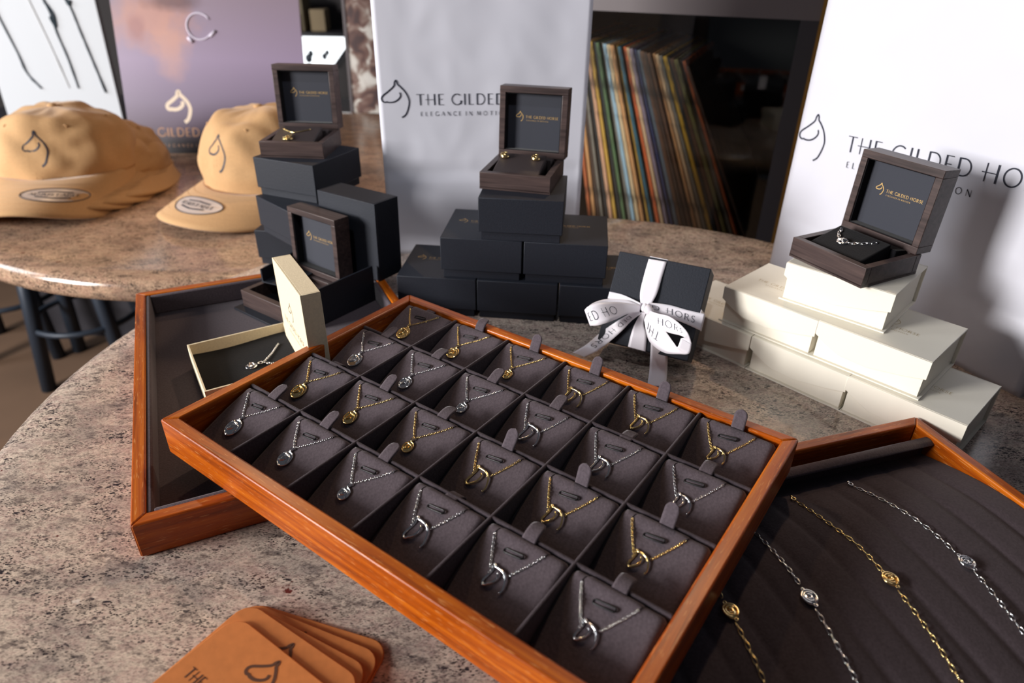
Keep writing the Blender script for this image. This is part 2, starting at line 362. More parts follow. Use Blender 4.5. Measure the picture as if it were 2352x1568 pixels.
def flatmap(o, ux, uy):
    o, ux, uy = Vector(o), Vector(ux).normalized(), Vector(uy).normalized(); n = ux.cross(uy)
    return lambda x, y: (o+ux*x+uy*y, n)
def brand(parent, f, s, mat, logo=True, name='printed_lettering', two=True, bold=1.0, tm=False):
    """horse mark + THE GILDED HORSE / ELEGANCE IN MOTION; s = height of the horse mark"""
    if logo:
        mb = MB(); draw(mb, horse_strokes(s, .05*bold), f); mb.build('printed_logo', mat, parent)
    mb = MB(); st, L = text_strokes('THE GILDED HORSE', .27*s, bold=bold); draw(mb, st, f, 1.06*s, .33*s)
    if two:
        st, L2 = text_strokes('ELEGANCE IN MOTION', .12*s, .55, bold*1.2); draw(mb, st, f, 1.14*s, .04*s)
    mb.build(name, mat, parent)

# ============================================================ THE ROOM
ob = MB(); ob.box(-420, -150, -2, 320, 330, 0); ob.build('floor', M_floor, loc=(0, 0, -75)); struct(bpy.data.objects['floor'])
ob = MB(); ob.box(-420, 320, 0, 320, 330, 260); o = ob.build('wall_back', M_wall, loc=(0, 0, -75)); struct(o)
def bevel_top(R, th, seg=96):
    m = MB(); m.lathe([(R-8, -th), (R-1.2, -th), (R-.35, -th+.35), (R, -th+1.2), (R, -1.2), (R-.35, -.35), (R-1.2, 0), (R-4, 0)], seg); return m
t = thing('granite_table', 'round polished granite table holding the jewellery trays and boxes', 'table', None, WM(7, 48, 0))
bevel_top(47, 3.2).build('table_top', M_gran, t, smooth=False, bevel=0)
m = MB(); m.lathe([(30, -75), (30, -73.5), (6, -70), (5, -40), (5, -8), (24, -3.4), (24, -3.2)], 32); m.build('pedestal', M_steel, t, smooth=True)
t = thing('granite_table', 'round golden granite table with the khaki caps and the mauve poster', 'table', None, WM(-47, 130.5, -4))
bevel_top(52.5, 3.4).build('table_top', M_gran2, t)
m = MB(); m.lathe([(16, -71), (16, -69.5), (6, -66), (5, -40), (5, -8), (24, -3.6), (24, -3.4)], 32); m.build('pedestal', M_steel, t, smooth=True)
for o_ in bpy.data.objects:
    if o_.name.startswith('table_top'):
        for p in o_.data.polygons: p.use_smooth = True
        o_.data.set_sharp_from_angle(angle=math.radians(50))

# bar stools under the golden table
def stool(label, x, y, rz):
    t = thing('bar_stool', label, 'stool', 'stools tucked under the golden granite table', WM(x, y, -75, rz))
    m = MB(); m.lathe([(.1, 47), (16, 47), (17, 48), (17, 50), (15.5, 51.5), (.1, 52)], 32); m.build('seat', M_seat, t, smooth=True)
    for k in range(4):
        a = PI/4+k*PI/2; m = MB(); m.tube([(10*math.cos(a), 10*math.sin(a), 47), (15.3*math.cos(a), 15.3*math.sin(a), 0)], 1.9, 10); m.build('leg', M_steel, t, smooth=True)
    m = MB(); m.tube([(13.4*math.cos(a*PI/16), 13.4*math.sin(a*PI/16), 18) for a in range(32)], .8, 8, closed=True); m.build('foot_ring', M_steel, t, smooth=True)
stool('dark metal stool furthest left beyond the golden granite table', -150, 180, -1.257)
stool('dark metal stool with foot ring, right one beyond the golden granite table', -120, 168, .157)

# ============================================================ CABINET WITH RECORDS
CY = math.radians(-22); CM = WM(11, 118, 0, CY)
cab = thing('record_cabinet', 'dark cabinet with a glass door and a row of records inside', 'cabinet', None, CM)
m = MB(); m.box(-5, 0, -66, 34, 2, -11.2); m.build('lower_panel', M_darkframe, cab)
m = MB(); m.box(-5, 0, -11.2, 34, 38, -10.2); m.build('shelf', M_darkframe, cab)
m = MB(); m.box(-5, 0, 25.2, 34, 38, 34); m.build('top_rail', M_greyrail, cab)
for a_, b_ in ((31.5, 34), (-5, -4.3)):
    m = MB(); m.box(a_, 0, -10.2, b_, 38, 25.2); m.build('side_panel', M_darkframe, cab)
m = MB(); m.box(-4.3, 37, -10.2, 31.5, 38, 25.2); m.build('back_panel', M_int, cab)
m = MB(); m.box(34, -.4, -70, 35, 1.5, 34); m.build('brass_trim', M_brass, cab)
m = MB(); m.box(-4.3, .6, -10.2, 31.5, 1.0, 25.2); m.build('glass_pane', M_glass, cab)
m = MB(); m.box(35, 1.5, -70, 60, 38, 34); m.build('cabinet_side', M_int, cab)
cabin = MB(); cabin.box(-5, 0, -70, 34, 38, -66); cabin.build('plinth', M_darkframe, cab)
rs = random.Random(5)
RC = [('tan', (196, 140, 92)), ('cream', (206, 176, 140)), ('dark brown', (70, 48, 38)), ('black', (34, 32, 34)), ('ochre', (190, 146, 62)), ('salmon', (200, 150, 122)), ('grey', (120, 112, 104)), ('slate', (84, 92, 104)),
      ('tan', (196, 140, 92)), ('rust', (176, 92, 52)), ('orange', (206, 96, 48)), ('beige', (204, 168, 132)), ('navy', (40, 44, 84)), ('mauve', (130, 112, 128)), ('teal', (44, 92, 112)), ('brown', (96, 64, 46)), ('olive', (120, 112, 66)), ('pale blue', (150, 176, 196)), ('mustard', (196, 152, 44)), ('green', (84, 108, 72))]
seq = [9, 0, 2, 6, 3, 5, 4, 3, 19, 6, 17, 1, 0, 4, 14, 10, 11, 13, 12, 7, 15, 2, 15, 0, 11, 6, 18, 3, 15, 16, 6, 9]
words = 'first second third fourth fifth sixth seventh eighth ninth tenth eleventh twelfth thirteenth fourteenth fifteenth sixteenth seventeenth eighteenth nineteenth twentieth twenty-first twenty-second twenty-third twenty-fourth twenty-fifth twenty-sixth twenty-seventh twenty-eighth twenty-ninth thirtieth thirty-first thirty-second'.split()
mats = {}
def recmat(i):
    if i in mats: return mats[i]
    n, c = RC[i]; m, t_, b = nt('sleeve_'+n.replace(' ', '_')); v = coords(t_, (70, 70, 26)); ns = nd(t_, 'ShaderNodeTexNoise', Scale=1.0, Detail=3.0); t_.links.new(v, ns.inputs['Vector'])
    c0 = tuple(min(.95, x*1.25) for x in srgb(*c)); r = ramp(t_, [(.36, tuple(x*.3 for x in c0)), (.48, c0), (.7, tuple(min(1, x*1.25) for x in c0))]); t_.links.new(ns.outputs['Fac'], r.inputs['Fac']); t_.links.new(r.outputs['Color'], b.inputs['Base Color']); b.inputs['Roughness'].default_value = .6
    mats[i] = m; return m
N = len(seq); ub = 1.8
for k, ci in enumerate(seq):
    f = k/(N-1); th = .50+.14*rs.random(); lean = math.radians(10.5+14.5*f); step = 27.5/N
    m = MB(); m.box(0, 0, 0, th, 31.4, 31.4)
    zz = -10.15
    Mx = CM @ MM(ub, 2.4+rs.uniform(0, .9), zz, 0, 0, -lean)
    o = m.build('record_sleeve', recmat(ci), bevel=.06, seg=1); o.matrix_world = Mx
    tag(o, f'{RC[ci][0]} record sleeve leaning left, {words[k]} from the white bag in the cabinet row', 'record', 'record sleeves leaning in the glass cabinet'); ub += step
for k, (u, ln, n) in enumerate(((30.6, 27, 'upright'), (31.1, 31, 'more tilted'), (31.4, 36, 'most tilted'))):
    m = MB(); m.box(-.45, 0, 0, 0, 31.4, 31.4); o = m.build('record_sleeve', recmat(3) if k else recmat(2), bevel=.06, seg=1); o.matrix_world = CM @ MM(u, 2.6+k*.8, -10.15, 0, 0, -math.radians(ln))
    tag(o, f'black record sleeve against the cabinet side, the {n} of the dark three', 'record', 'dark records at the cabinet side')

# ============================================================ BACK OF THE ROOM, LEFT
cb = thing('sideboard', 'long dark sideboard behind the golden granite table', 'sideboard', None, WM(-150, 186, -75))
m = MB(); m.box(0, 0, 0, 127, 40, 63); m.build('body', M_darkframe, cb)
m = MB(); m.box(-1, -2, 63, 128, 41, 66); m.build('top', M_darkframe, cb, bevel=.2)
# white canvas with ink drawings
cv = thing('drawing_canvas', 'white canvas with grey ink line drawings leaning behind the caps', 'artwork', None, WM(-132, 186, -8.8, 0, math.radians(-3)))
m = MB(); m.box(-3, -1.5, 0, 27.5, 0, 60); m.build('canvas_panel', M_canvas, cv, bevel=.1)
def strokeset(name, lists, mat, r):
    m = MB()
    for pts in lists:
        P = catmull([(x, -1.55, z) for x, z in pts], 5); m.tube(P, [r*(.6+.6*abs(noise.noise(p*.6))) for p in P], 6, flat=.3)
    return m
dx = 137
def _p(*a): return [(x, z) for x, z in a]
# px positions translated to canvas centimetres
strokeset('', [_p((-2.2, 33), (-1.8, 27), (.5, 20), (3, 13), (5.5, 10.5)), _p((3.5, 11.5), (6.4, 9.8))], None, .5)
for pts, r in (([(2, 40), (3.4, 31), (5.0, 24), (6.7, 17), (7.6, 12.4), (10.2, 8.8)], .42), ([(14.6, 40), (16.2, 32), (17.6, 27), (18.1, 22), (19.2, 16), (19.9, 9)], .42),
               ([(20.6, 40), (21.4, 33), (23.1, 28), (24.0, 23), (25.3, 16), (26.8, 8)], .42), ([(17.0, 29), (18.4, 26.5), (18.2, 23.4), (17.4, 25.8)], .5), ([(22, 31), (22.9, 28.4), (23.4, 29.6)], .55), ([(3.2, 33), (4.0, 30), (3.2, 29)], .6)):
    strokeset('', [pts], None, r*1.75).build('ink_drawing', M_inkstroke, cv, smooth=True, M=MM(-2, 0, 0))
strokeset('', [[(7.5, 44), (10.6, 32), (13.6, 19), (15.5, 9)]], None, .3).build('fold_line', M_fold, cv, smooth=True)
# window reflection imitated by a glowing panel, no real window here
w = thing('window_reflection', 'bright window reflection between the poster and the middle paper bag, as a glowing panel', 'reflection', None, WM(0, 0, 0)); w.name = 'window_reflection'
for k in ('label', 'category'): del w[k]
struct(w)
wp = [(-66.5, 318.6, 12), (-66.5, 318.6, -17), (-52, 318.6, -17), (-38, 318.6, 12.5), (-41, 318.6, 16), (-66, 318.6, 14)]
sx = lambda x: x*318/165*.72
m = MB(); P = [(-97, -12.5), (-80, -12.5), (-69.5, -.2), (-70, 2.2), (-76, 1.2), (-80, .4), (-98, .2)]
m.loft([[(x, 318.2, z) for x, z in P], [(x, 319.4, z) for x, z in P]]); m.build('reflection_panel', mat_emit('reflection_glow', (.92, .97, 1.0), 2.2), w)
m = MB(); m.tube([(x, 317.9, z) for x, z in P], .8, 6, closed=True); m.build('reflection_edge', M_darkframe, w)
m = MB()
for (x, z, r) in ((-91, -9.5, 1.6), (-89.8, -7.5, 1.2), (-84, -8.6, 1.2), (-82.6, -7.0, 1.0)): m.ell((x, 317.6, z), (r, .4, r*1.2), 8)
m.build('reflection_silhouettes', M_steel, w, smooth=True)  # dark marks inside the imitated reflection, no real plants
# framed blossom picture and stacked parcels on the sideboard
fr = thing('picture_frame', 'blurred framed print of white blossoms on reddish brown, beside the middle bag', 'picture', None, WM(-44.6, 192, -8.8, 0, math.radians(-4)))
m = MB(); m.box(0, 0, 0, 10.5, .8, 44); m.build('blossom_print', M_blossom, fr)
m = MB(); m.box(-.7, -.3, -.0, 0, 1, 44.6); m.box(10.5, -.3, 0, 11.2, 1, 44.6); m.box(0, -.3, 0, 10.5, 1, .5); m.box(0, -.3, 44, 10.5, 1, 44.6); m.build('frame', M_greyrail, fr)
M_kh = simple('khaki_carton', srgb(128, 116, 92), .8); M_gr = simple('grey_carton', srgb(124, 122, 126), .8); M_tn = simple('sand_carton', srgb(160, 140, 110), .8)
m = MB(); m.box(-112, 296, 1.6, -64, 320, 3.0); o = m.build('wall_shelf', M_darkframe, bevel=.1); tag(o, 'dark wall shelf carrying cartons above the bright window reflection', 'shelf')
o.location = (0, 0, TZ)
for (x, y, z, w_, d_, h_, mt, lb) in ((-99, 300, 3.0, 13, 12, 13, M_kh, 'khaki carton on the wall shelf, next to the poster edge'), (-97, 298.0, 3.0, 9, 1.8, 7, M_gr, 'small grey carton in front of the khaki carton on the wall shelf'), (-84, 302, 3.0, 6, 8, 8, M_tn, 'small sand-coloured carton on the wall shelf at right')):
    m = MB(); m.box(0, 0, 0, w_, d_, h_); o = m.build('carton', mt, loc=(x, y, z), bevel=.15); tag(o, lb, 'box')

# ============================================================ POSTER
PY = math.atan2(2, 35); PO = thing('poster_board', 'mauve poster with cream horse mark leaning back behind the caps', 'poster', None, WM(-79.6, 138.5, -4, PY, -math.radians(14)))
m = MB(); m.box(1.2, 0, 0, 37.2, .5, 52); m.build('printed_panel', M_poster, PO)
M_pcream = simple('cream_ink', srgb(226, 206, 184), .6); M_ptan = simple('tan_ink', srgb(176, 130, 96), .6)
fp = flatmap((0, 0, 0), (1, 0, 0), (0, 0, 1))
m = MB(); draw(m, horse_strokes(5.9, .12), fp, 9.4, 6.1); m.build('printed_logo', M_pcream, PO)
m = MB(); st, L = text_strokes('THE GILDED HORSE', 1.65, .26, 1.35); draw(m, st, fp, 1.5, 3.35); m.build('printed_lettering', M_ptan, PO)
m = MB(); st, L = text_strokes('ELEGANCE IN MOTION', .55, .9, 1.4); draw(m, st, fp, 7.2, 1.3); m.build('printed_motto', M_ptan, PO)
m = MB(); m.tube([(17.6+2.4*math.cos(a*PI/16), -.05, 24.0+2.4*math.sin(a*PI/16)) for a in range(3, 30)], .17, 8); m.tube([(15.2, -.05, 22), (16.0, -.05, 21.2)], .35, 8); m.tube([(19.4, -.05, 22.2), (20.6, -.05, 23.2)], .3, 8)
m.build('printed_bit_ring', simple('print_highlight', srgb(214, 206, 222), .6), PO, smooth=True)
# easel strut behind the poster
m = MB(); m.box(15, .5, 0, 21, 1.0, 25); m.build('easel_strut', M_darkframe, PO)

# ============================================================ PAPER BAGS
def bag(label, x, y, yaw, w, h, d, crease, s, tx, tz, tilt, K1, K2, K3):
    t = thing('paper_bag', label, 'bag', None, WM(x, y, 0, yaw))
    m = MB()
    def wob(p, k=.14):
        v = Vector((p[0]*.13+x, p[1]*.13, p[2]*.10)); q = Vector(p); a = noise.noise(v)*.35 + abs(noise.noise(v*2.3+Vector((5, 1, 2))))*.18
        e = min(1, p[0]/3, (w-p[0])/3); q.y += a*max(0, e)*k*5
        q.y += .22*math.exp(-((p[2]-crease)/.45)**2)*(1 if 0 < p[0] < w else 0)
        q.y -= .5*math.exp(-((p[2]-crease+3.2)/3.0)**2)*max(0, min(1, e))
        return q
    m.grid(lambda a, b: wob((w*a, 0, h*b)), 46, 60)
    m.build('front_panel', M_bag, t, smooth=True, solid=.04)
    m = MB()
    for xx in (0, w):
        m.grid(lambda a, b: Vector((xx + (1.6 if xx == 0 else -1.6)*math.sin(PI*a)*max(0, (b-.2))*1.2, d*a, h*b)), 10, 20)
    m.build('side_gusset', M_bag, t, smooth=True, solid=.04)
    m = MB(); m.grid(lambda a, b: Vector((w*a, d, h*b)), 8, 8); m.build('rear_panel', M_bag, t, solid=.04)
    m = MB(); m.box(0.05, .1, .02, w-.05, d-.1, .1); m.build('base', M_bag, t)
    c_, s_ = math.cos(tilt), math.sin(tilt)
    def fm(px, py):
        X = tx + px*c_ - py*s_; Z = tz + px*s_ + py*c_; return wob((X, 0, Z)), (0, -1, 0)
    mb = MB(); draw(mb, horse_strokes(s, .036), fm, sub=1, eps=.07); mb.build('printed_logo', M_ink, t)
    mb = MB(); st, L = text_strokes('THE GILDED HORSE', K1*s, .26, .95); draw(mb, st, fm, K2*s, K3*s, 3, .07); mb.build('printed_lettering', M_ink, t)
    mb = MB(); st, L = text_strokes('ELEGANCE IN MOTION', K1*s*.38, .68, 1.2); draw(mb, st, fm, (K2+.1)*s, K3*s-.98*K1*s, 2, .07); mb.build('printed_motto', M_ink, t)
bag('white paper bag standing behind the pyramid of black boxes', -15.4, 79, math.atan2(2.1, 23), 23.6, 38, 11, 10.4, 4.0, .35, 16.6, .01, .30, .97, .325)
bag('larger white paper bag at right behind the cream boxes', 31.6, 77.2, math.radians(-65.2), 30.8, 38, 13, 6.6, 4.75, .35, 13.6, .06, .335, 1.38, .36)

# ============================================================ TRAYS
def rail(parent, L, t, z0, z1, Mx, name='rail'):
    m = MB(); m.loft([[(0, 0, z0), (t, t, z0), (t, t, z1), (0, 0, z1)], [(L, 0, z0), (L-t, t, z0), (L-t, t, z1), (L, 0, z1)]]); return m.build(name, M_cherry, parent, bevel=.13, M=Mx, seg=3)
def tray_frame(T, L, D, h, t=.9):
    rail(T, L, t, 0, h, MM()); rail(T, D, t, 0, h, MM(L, 0, 0, PI/2)); rail(T, L, t, 0, h, MM(L, D, 0, PI)); rail(T, D, t, 0, h, MM(0, D, 0, -PI/2))
    m = MB(); m.box(t-.1, t-.1, .05, L-t+.1, D-t+.1, .4); m.build('base_board', M_cherry, T)
H = 2.75
# left, empty lined tray
TL = thing('jewellery_tray', 'left cherry wood tray lined in grey suede, holding the opened boxes', 'tray', None, WM(-23.05, 29.72, 0.0, .446))
tray_frame(TL, 24, 35.1, 2.72)
m = MB(); m.box(.95, .95, .4, 23.05, 34.15, .62); m.build('floor_lining', M_suede, TL)
m = MB()
for b_ in ((.9, .9, .6, 1.3, 34.2, 2.64), (22.7, .9, .6, 23.1, 34.2, 2.64), (1.3, .9, .6, 22.7, 1.3, 2.64), (1.3, 33.8, .6, 22.7, 34.2, 2.64)): m.box(*b_)
m.build('wall_lining', M_suede, TL, bevel=.15)

# main tray on top
S = 5.6; MA = -.622; MX, MY = -22.456, 36.903; ZB = 2.76; RIM = ZB+H+.08
MT = WM(MX, MY, ZB, MA)
TM = thing('jewellery_tray', 'middle cherry wood tray with twenty-four necklace pads, resting on two other trays', 'tray', None, MT @ MM(-.9, -.9, 0))
tray_frame(TM, 6*S+1.8, 4*S+1.8, H+.08)
m = MB(); m.box(.9, .9, .4, 6*S+.9, 4*S+.9, .55); m.build('floor_lining', M_suede_d, TM)
for i in range(1, 6):
    m = MB(); m.box(.9+i*S-.13, .92, .5, .9+i*S+.13, .88+4*S, 2.66); m.build('divider', M_suede_d, TM, bevel=.11, seg=3)
for j in range(1, 4):
    m = MB(); m.box(.92, .9+j*S-.13, .5, .88+6*S, .9+j*S+.13, 2.65); m.build('divider', M_suede_d, TM, bevel=.11, seg=3)
SL = 2.0/5.2
def padz(u, v):
    z = .74 + (v-.2)*SL
    z += .10*math.exp(-((v-3.2)/1.8)**2)
    z -= .13*math.exp(-((u-1.75)/.45)**2-((v-4.25)/.35)**2)
    if v > 5.0: z -= .55*((v-5.0)/.38)**2*.5
    d = min(u-.16, 5.44-u)
    if d < .3: z -= .25*((.3-max(d, 0))/.3)**2
    if v > 4.55 and .95 < u < 4.15: z += .07*min(1, (v-4.55)/.4)*min(1, (u-.95)/.15, (4.15-u)/.15)
    return z
def make_pad():
    t = thing('necklace_pad', '', 'display pad', 'grey suede pads in the middle tray')
    m = MB(); n = 26
    V = m.grid(lambda a, b: Vector((.16+5.28*a, .2+5.2*b, padz(.16+5.28*a, .2+5.2*b))), n, n)
    edge = [V[i][0] for i in range(n+1)] + [V[n][j] for j in range(1, n+1)] + [V[i][n] for i in range(n-1, -1, -1)] + [V[0][j] for j in range(n-1, 0, -1)]
    low = [m.bm.verts.new((v.co.x, v.co.y, .58)) for v in edge]
    for a in range(len(edge)): b = (a+1) % len(edge); m.face((edge[a], edge[b], low[b], low[a]))
    m.face(low)
    m.build('foam', M_suede, t, smooth=True)
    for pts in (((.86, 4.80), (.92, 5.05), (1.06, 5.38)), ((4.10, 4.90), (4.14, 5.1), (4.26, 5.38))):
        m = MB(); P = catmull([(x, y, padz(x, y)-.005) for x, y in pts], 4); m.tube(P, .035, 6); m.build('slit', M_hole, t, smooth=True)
    m = MB(); P = [(1.98, 4.17), (3.02, 4.17)] + [(3.02+.11*math.cos(a), 4.28+.11*math.sin(a)) for a in (-1.2, -.4, .4, 1.2)] + [(3.02, 4.39), (1.98, 4.39)] + [(1.98-.11*math.cos(a), 4.28+.11*math.sin(a)) for a in (1.2, .4, -.4, -1.2)]
    m.tube([(x, y, padz(x, y)+.02+.06*(x-1.8)) for x, y in P], .05, 8, closed=True)
    m.build('slot_clip', M_blkgloss, t, smooth=True)
    return t
def tab_mesh(ang, curl):
    m = MB(); L = 1.5; wd_ = .44
    def f(a, b):
        s_ = L*b; wv = wd_
        if s_ > L-.5: wv = wd_*math.sqrt(max(0.0, 1-((s_-(L-.5))/.5)**2))
        th = ang + curl*b; y = 0; z = 0; n = 10
        for k in range(n): tt = ang+curl*b*(k+.5)/n; y += math.cos(tt)*s_/n; z += math.sin(tt)*s_/n
        return Vector(((a-.5)*2*wv, y, z))
    m.grid(f, 6, 14); return m
pad0 = make_pad(); rowname = ['front row', 'second row', 'third row', 'back row']; nth = ['first', 'second', 'third', 'fourth', 'fifth', 'sixth']
tabs = {}
rt_ = random.Random(3)
used = False
for j in range(4):
    for i in range(6):
        cm = MT @ MM(i*S, j*S, 0)
        lb = f'grey suede pad, {nth[i]} from the left in the {rowname[j]} of the middle tray'
        if not used: P0 = pad0; P0.matrix_world = cm; P0['label'] = lb; used = True
        else: P0 = dup(pad0, cm, lb)
        tabs[(i, j)] = P0
for (i, j), P0 in tabs.items():
    if j == 3: ang, cu = {0: (.2, -1.6), 1: (1.5, -1.9), 2: (1.15, -.1), 3: (1.2, -.2), 4: (1.25, -.1), 5: (1.3, .0)}[i]
    else: ang, cu = {(0, 1): (.1, -1.3), (3, 0): (.05, -1.4), (0, 2): (.15, .1), (1, 2): (.5, -.8), (4, 1): (1.2, 0.1), (2, 1): (.5, -.9), (2, 2): (.5, -.3), (3, 1): (.85, .2), (4, 2): (.1, -.6), (5, 2): (.4, -.9), (5, 0): (.6, -1.4), (4, 0): (.75, -1.2), (5, 1): (1.05, .1)}.get((i, j), (.42+rt_.random()*.3, -.4))
    m = tab_mesh(ang, cu); m.build('pull_tab', M_suede, P0, smooth=True, solid=.09, M=MM(2.75, 5.30, padz(2.75, 5.3)-.05))

# ---- necklaces
def chain(mb, pts, pitch=.105, r=.018, lw=.062, ll=.085, lift=None, seg=6, alt=True, roll=0):
    P = [Vector(p) for p in pts]; D = [0]
    for a, b in zip(P, P[1:]): D.append(D[-1]+(b-a).length)
    n = max(1, int(D[-1]/pitch)); k = 0
    def at(s):
        s = min(max(s, 0), D[-1])
        for i in range(len(D)-1):
            if s <= D[i+1]: return P[i].lerp(P[i+1], (s-D[i])/max(1e-9, D[i+1]-D[i]))
        return P[-1]
    for k in range(n):
        s = (k+.5)*pitch; c = at(s); t = (at(s+pitch*.4)-at(s-pitch*.4)).normalized(); z = Vector((0, 0, 1)); u = z.cross(t).normalized(); w = t.cross(u)
        if alt: ang = roll+(.35 if k % 2 else -.75)
        else: ang = 0
        uu = u*math.cos(ang)+w*math.sin(ang)
        ring = [c + t*(ll*math.cos(2*PI*q/8)) + uu*(lw*math.sin(2*PI*q/8)) for q in range(8)]
        mb.tube(ring, r, seg, closed=True)
def on_pad(x, y, h=.05): return Vector((x, y, padz(x, y)+h))
def make_necklace(kind, size, mat):
    t = thing('necklace', '', 'necklace', 'necklaces displayed in the middle tray')
    A, B = (.86, 4.78), (4.08, 4.90); rot = math.radians(40)
    if kind == 'horse':
        s = size; ox, oy = 1.85+.25*(1.85-s), 2.2+.3*(1.85-s)
        # nose of the mark sits at (ox, oy)
        def tr(x, y):
            x -= .005; y -= .53; return (ox+s*(x*math.cos(rot)-y*math.sin(rot)), oy+s*(x*math.sin(rot)+y*math.cos(rot)))
        pts = [tr(x, y-(.025*math.sin(PI*min(1, max(0, (q-62)/43))) if q > 62 else 0)) for q, (x, y) in enumerate(HORSE_S)]; n = len(pts)
        m = MB(); m.tube([on_pad(x, y, .09+.05*math.sin(k/n*9)) for k, (x, y) in enumerate(pts)], [.062*(.75+.45*math.sin(PI*k/n))*(s/1.5)**.5 for k in range(n)], 8, flat=.9)
        m.build('horse_pendant', mat if mat is not M_rose else M_rose, t, smooth=True)
        l = tr(.27, .785); r_ = tr(.745, .52)
        m = MB()
        for q in (l, r_): m.tube([on_pad(q[0]+.07*math.cos(a*PI/6), q[1]+.07*math.sin(a*PI/6), .10) for a in range(12)], .02, 6, closed=True)
        m.build('jump_ring', mat, t, smooth=True)
        l2, r2 = (l[0]-.05, l[1]+.12), (r_[0]+.12, r_[1]+.05)
    else:
        c = (2.33-.12*(1.25-size), 2.2+.5*(1.25-size)*.5+.08)
        bx, by = c[0]+(.33)*size*.5-.28*0, c[1]+size*.5+.16
        bx = c[0]-.05; by = c[1]+size*.5+.14
        m = MB(); Mr = Matrix.Rotation(math.atan(SL), 4, 'X'); rx_, ry_ = size*.47, size*.53
        zc = padz(*c)+.08
        m.lathe([(.001, -.04), (1, -.04), (1.03, 0), (1, .05), (.92, .07), (.88, .02), (.001, .02)], 36)
        bmesh.ops.transform(m.bm, matrix=Matrix.Translation((c[0], c[1], zc)) @ Mr @ Matrix.Diagonal((rx_, ry_, 1, 1)), verts=m.bm.verts)
        m.build('disc', mat, t, smooth=False, bevel=.015)
        hs = size*.78
        def tr(x, y):
            x -= .40; y -= .48; return (hs*(x*math.cos(rot)-y*math.sin(rot)), hs*(x*math.sin(rot)+y*math.cos(rot)))
        m = MB(); m.tube([Matrix.Translation((c[0], c[1], zc)) @ Mr @ Vector((*tr(x, y), .05)) for x, y in HORSE_S], .062*size**.5, 6); m.build('raised_horse_mark', mat, t, smooth=True)
        m = MB(); m.tube([on_pad(bx+.10*math.cos(a*PI/7), by+.15*math.sin(a*PI/7), .12) for a in range(14)], .042, 8, closed=True); m.build('bail', mat, t, smooth=True)
        l2 = r2 = (bx, by+.12)
    m = MB(); sag = .06
    for E_, F_ in ((A, l2), (B, r2)):
        P = []
        for k in range(9):
            f = k/8; x = E_[0]+(F_[0]-E_[0])*f; y = E_[1]+(F_[1]-E_[1])*f - sag*math.sin(PI*f); P.append(on_pad(x, y, .045))
        chain(m, P, .13, .021, .066, .092)
    m.build('chain', mat, t, smooth=True)
    return t
specs = [('disc', 1.28, 'large oval disc'), ('disc', 1.1, 'medium disc'), ('disc', .86, 'small disc'), ('horse', 1.85, 'large open horse-head'), ('horse', 1.58, 'medium open horse-head'), ('horse', 1.38, 'small open horse-head')]
protos = {}
for i, (kd, sz, nm) in enumerate(specs):
    for mt, mn in ((M_silver, 'silver'), (M_gold, 'gold')): protos[(i, mn)] = [make_necklace(kd, sz, mt), False]
for j in range(4):
    mn = 'silver' if j % 2 == 0 else 'gold'
    for i in range(6):
        lb = f'{mn} necklace with {specs[i][2]} pendant in the {rowname[j]} of the middle tray'
        cm = MT @ MM(i*S, j*S, 0); pr = protos[(i, mn)]
        if not pr[1]: pr[0].matrix_world = cm; pr[0]['label'] = lb; pr[1] = True
        else: dup(pr[0], cm, lb)

# ---- right tray with bracelets
RA = -1.255; RX, RY = 31.237, 42.47
ux_, uy_ = math.cos(RA), math.sin(RA)
# tray frame: local x along the long far rim (to the left), local y towards the camera
# origin at far-right corner; long axis = -(−sin, cos); build with a mirrored-free rotation: x axis = direction RA (24 cm), y axis = RA+90deg, tray spans y in [-35, 0]
TR = thing('jewellery_tray', 'right cherry wood tray with draped bracelets on dark ribbed suede', 'tray', None, WM(RX-35*(-math.sin(RA)), RY-35*math.cos(RA), 0, RA))
tray_frame(TR, 24, 35, 2.72)
def rampz(x, y):   # x 0..24 from the far rim, y 0..35 (35 = right wall)
    z = .75 + 1.75*math.sin(min(PI/2, max(0, (x-1.6)/8.5)*PI/2)) if x < 10.1 else 2.5-1.4*((x-10.1)/13)**2
    k = abs(math.sin((y+.6)*PI/2.5)); z -= .16*(1-k)**2.2*min(1, max(0, (x-2)/3))
    return z
m = MB(); m.grid(lambda a, b: Vector((1.1+22*a, .95+33.1*b, rampz(1.1+22*a, .95+33.1*b))), 60, 200); m.build('ribbed_ramp', M_suede_d, TR, smooth=True)
m = MB(); m.grid(lambda a, b: Vector((2.0+.75*a, .92+33.15*b, 2.35+.12*math.sin(PI*a)-.15*a)), 6, 4); m.build('retaining_flap', M_suede, TR, smooth=True, solid=.12)
m = MB(); m.box(1.95, .92, .5, 2.1, 34.07, 2.3); m.build('flap_wall', M_suede_d, TR)
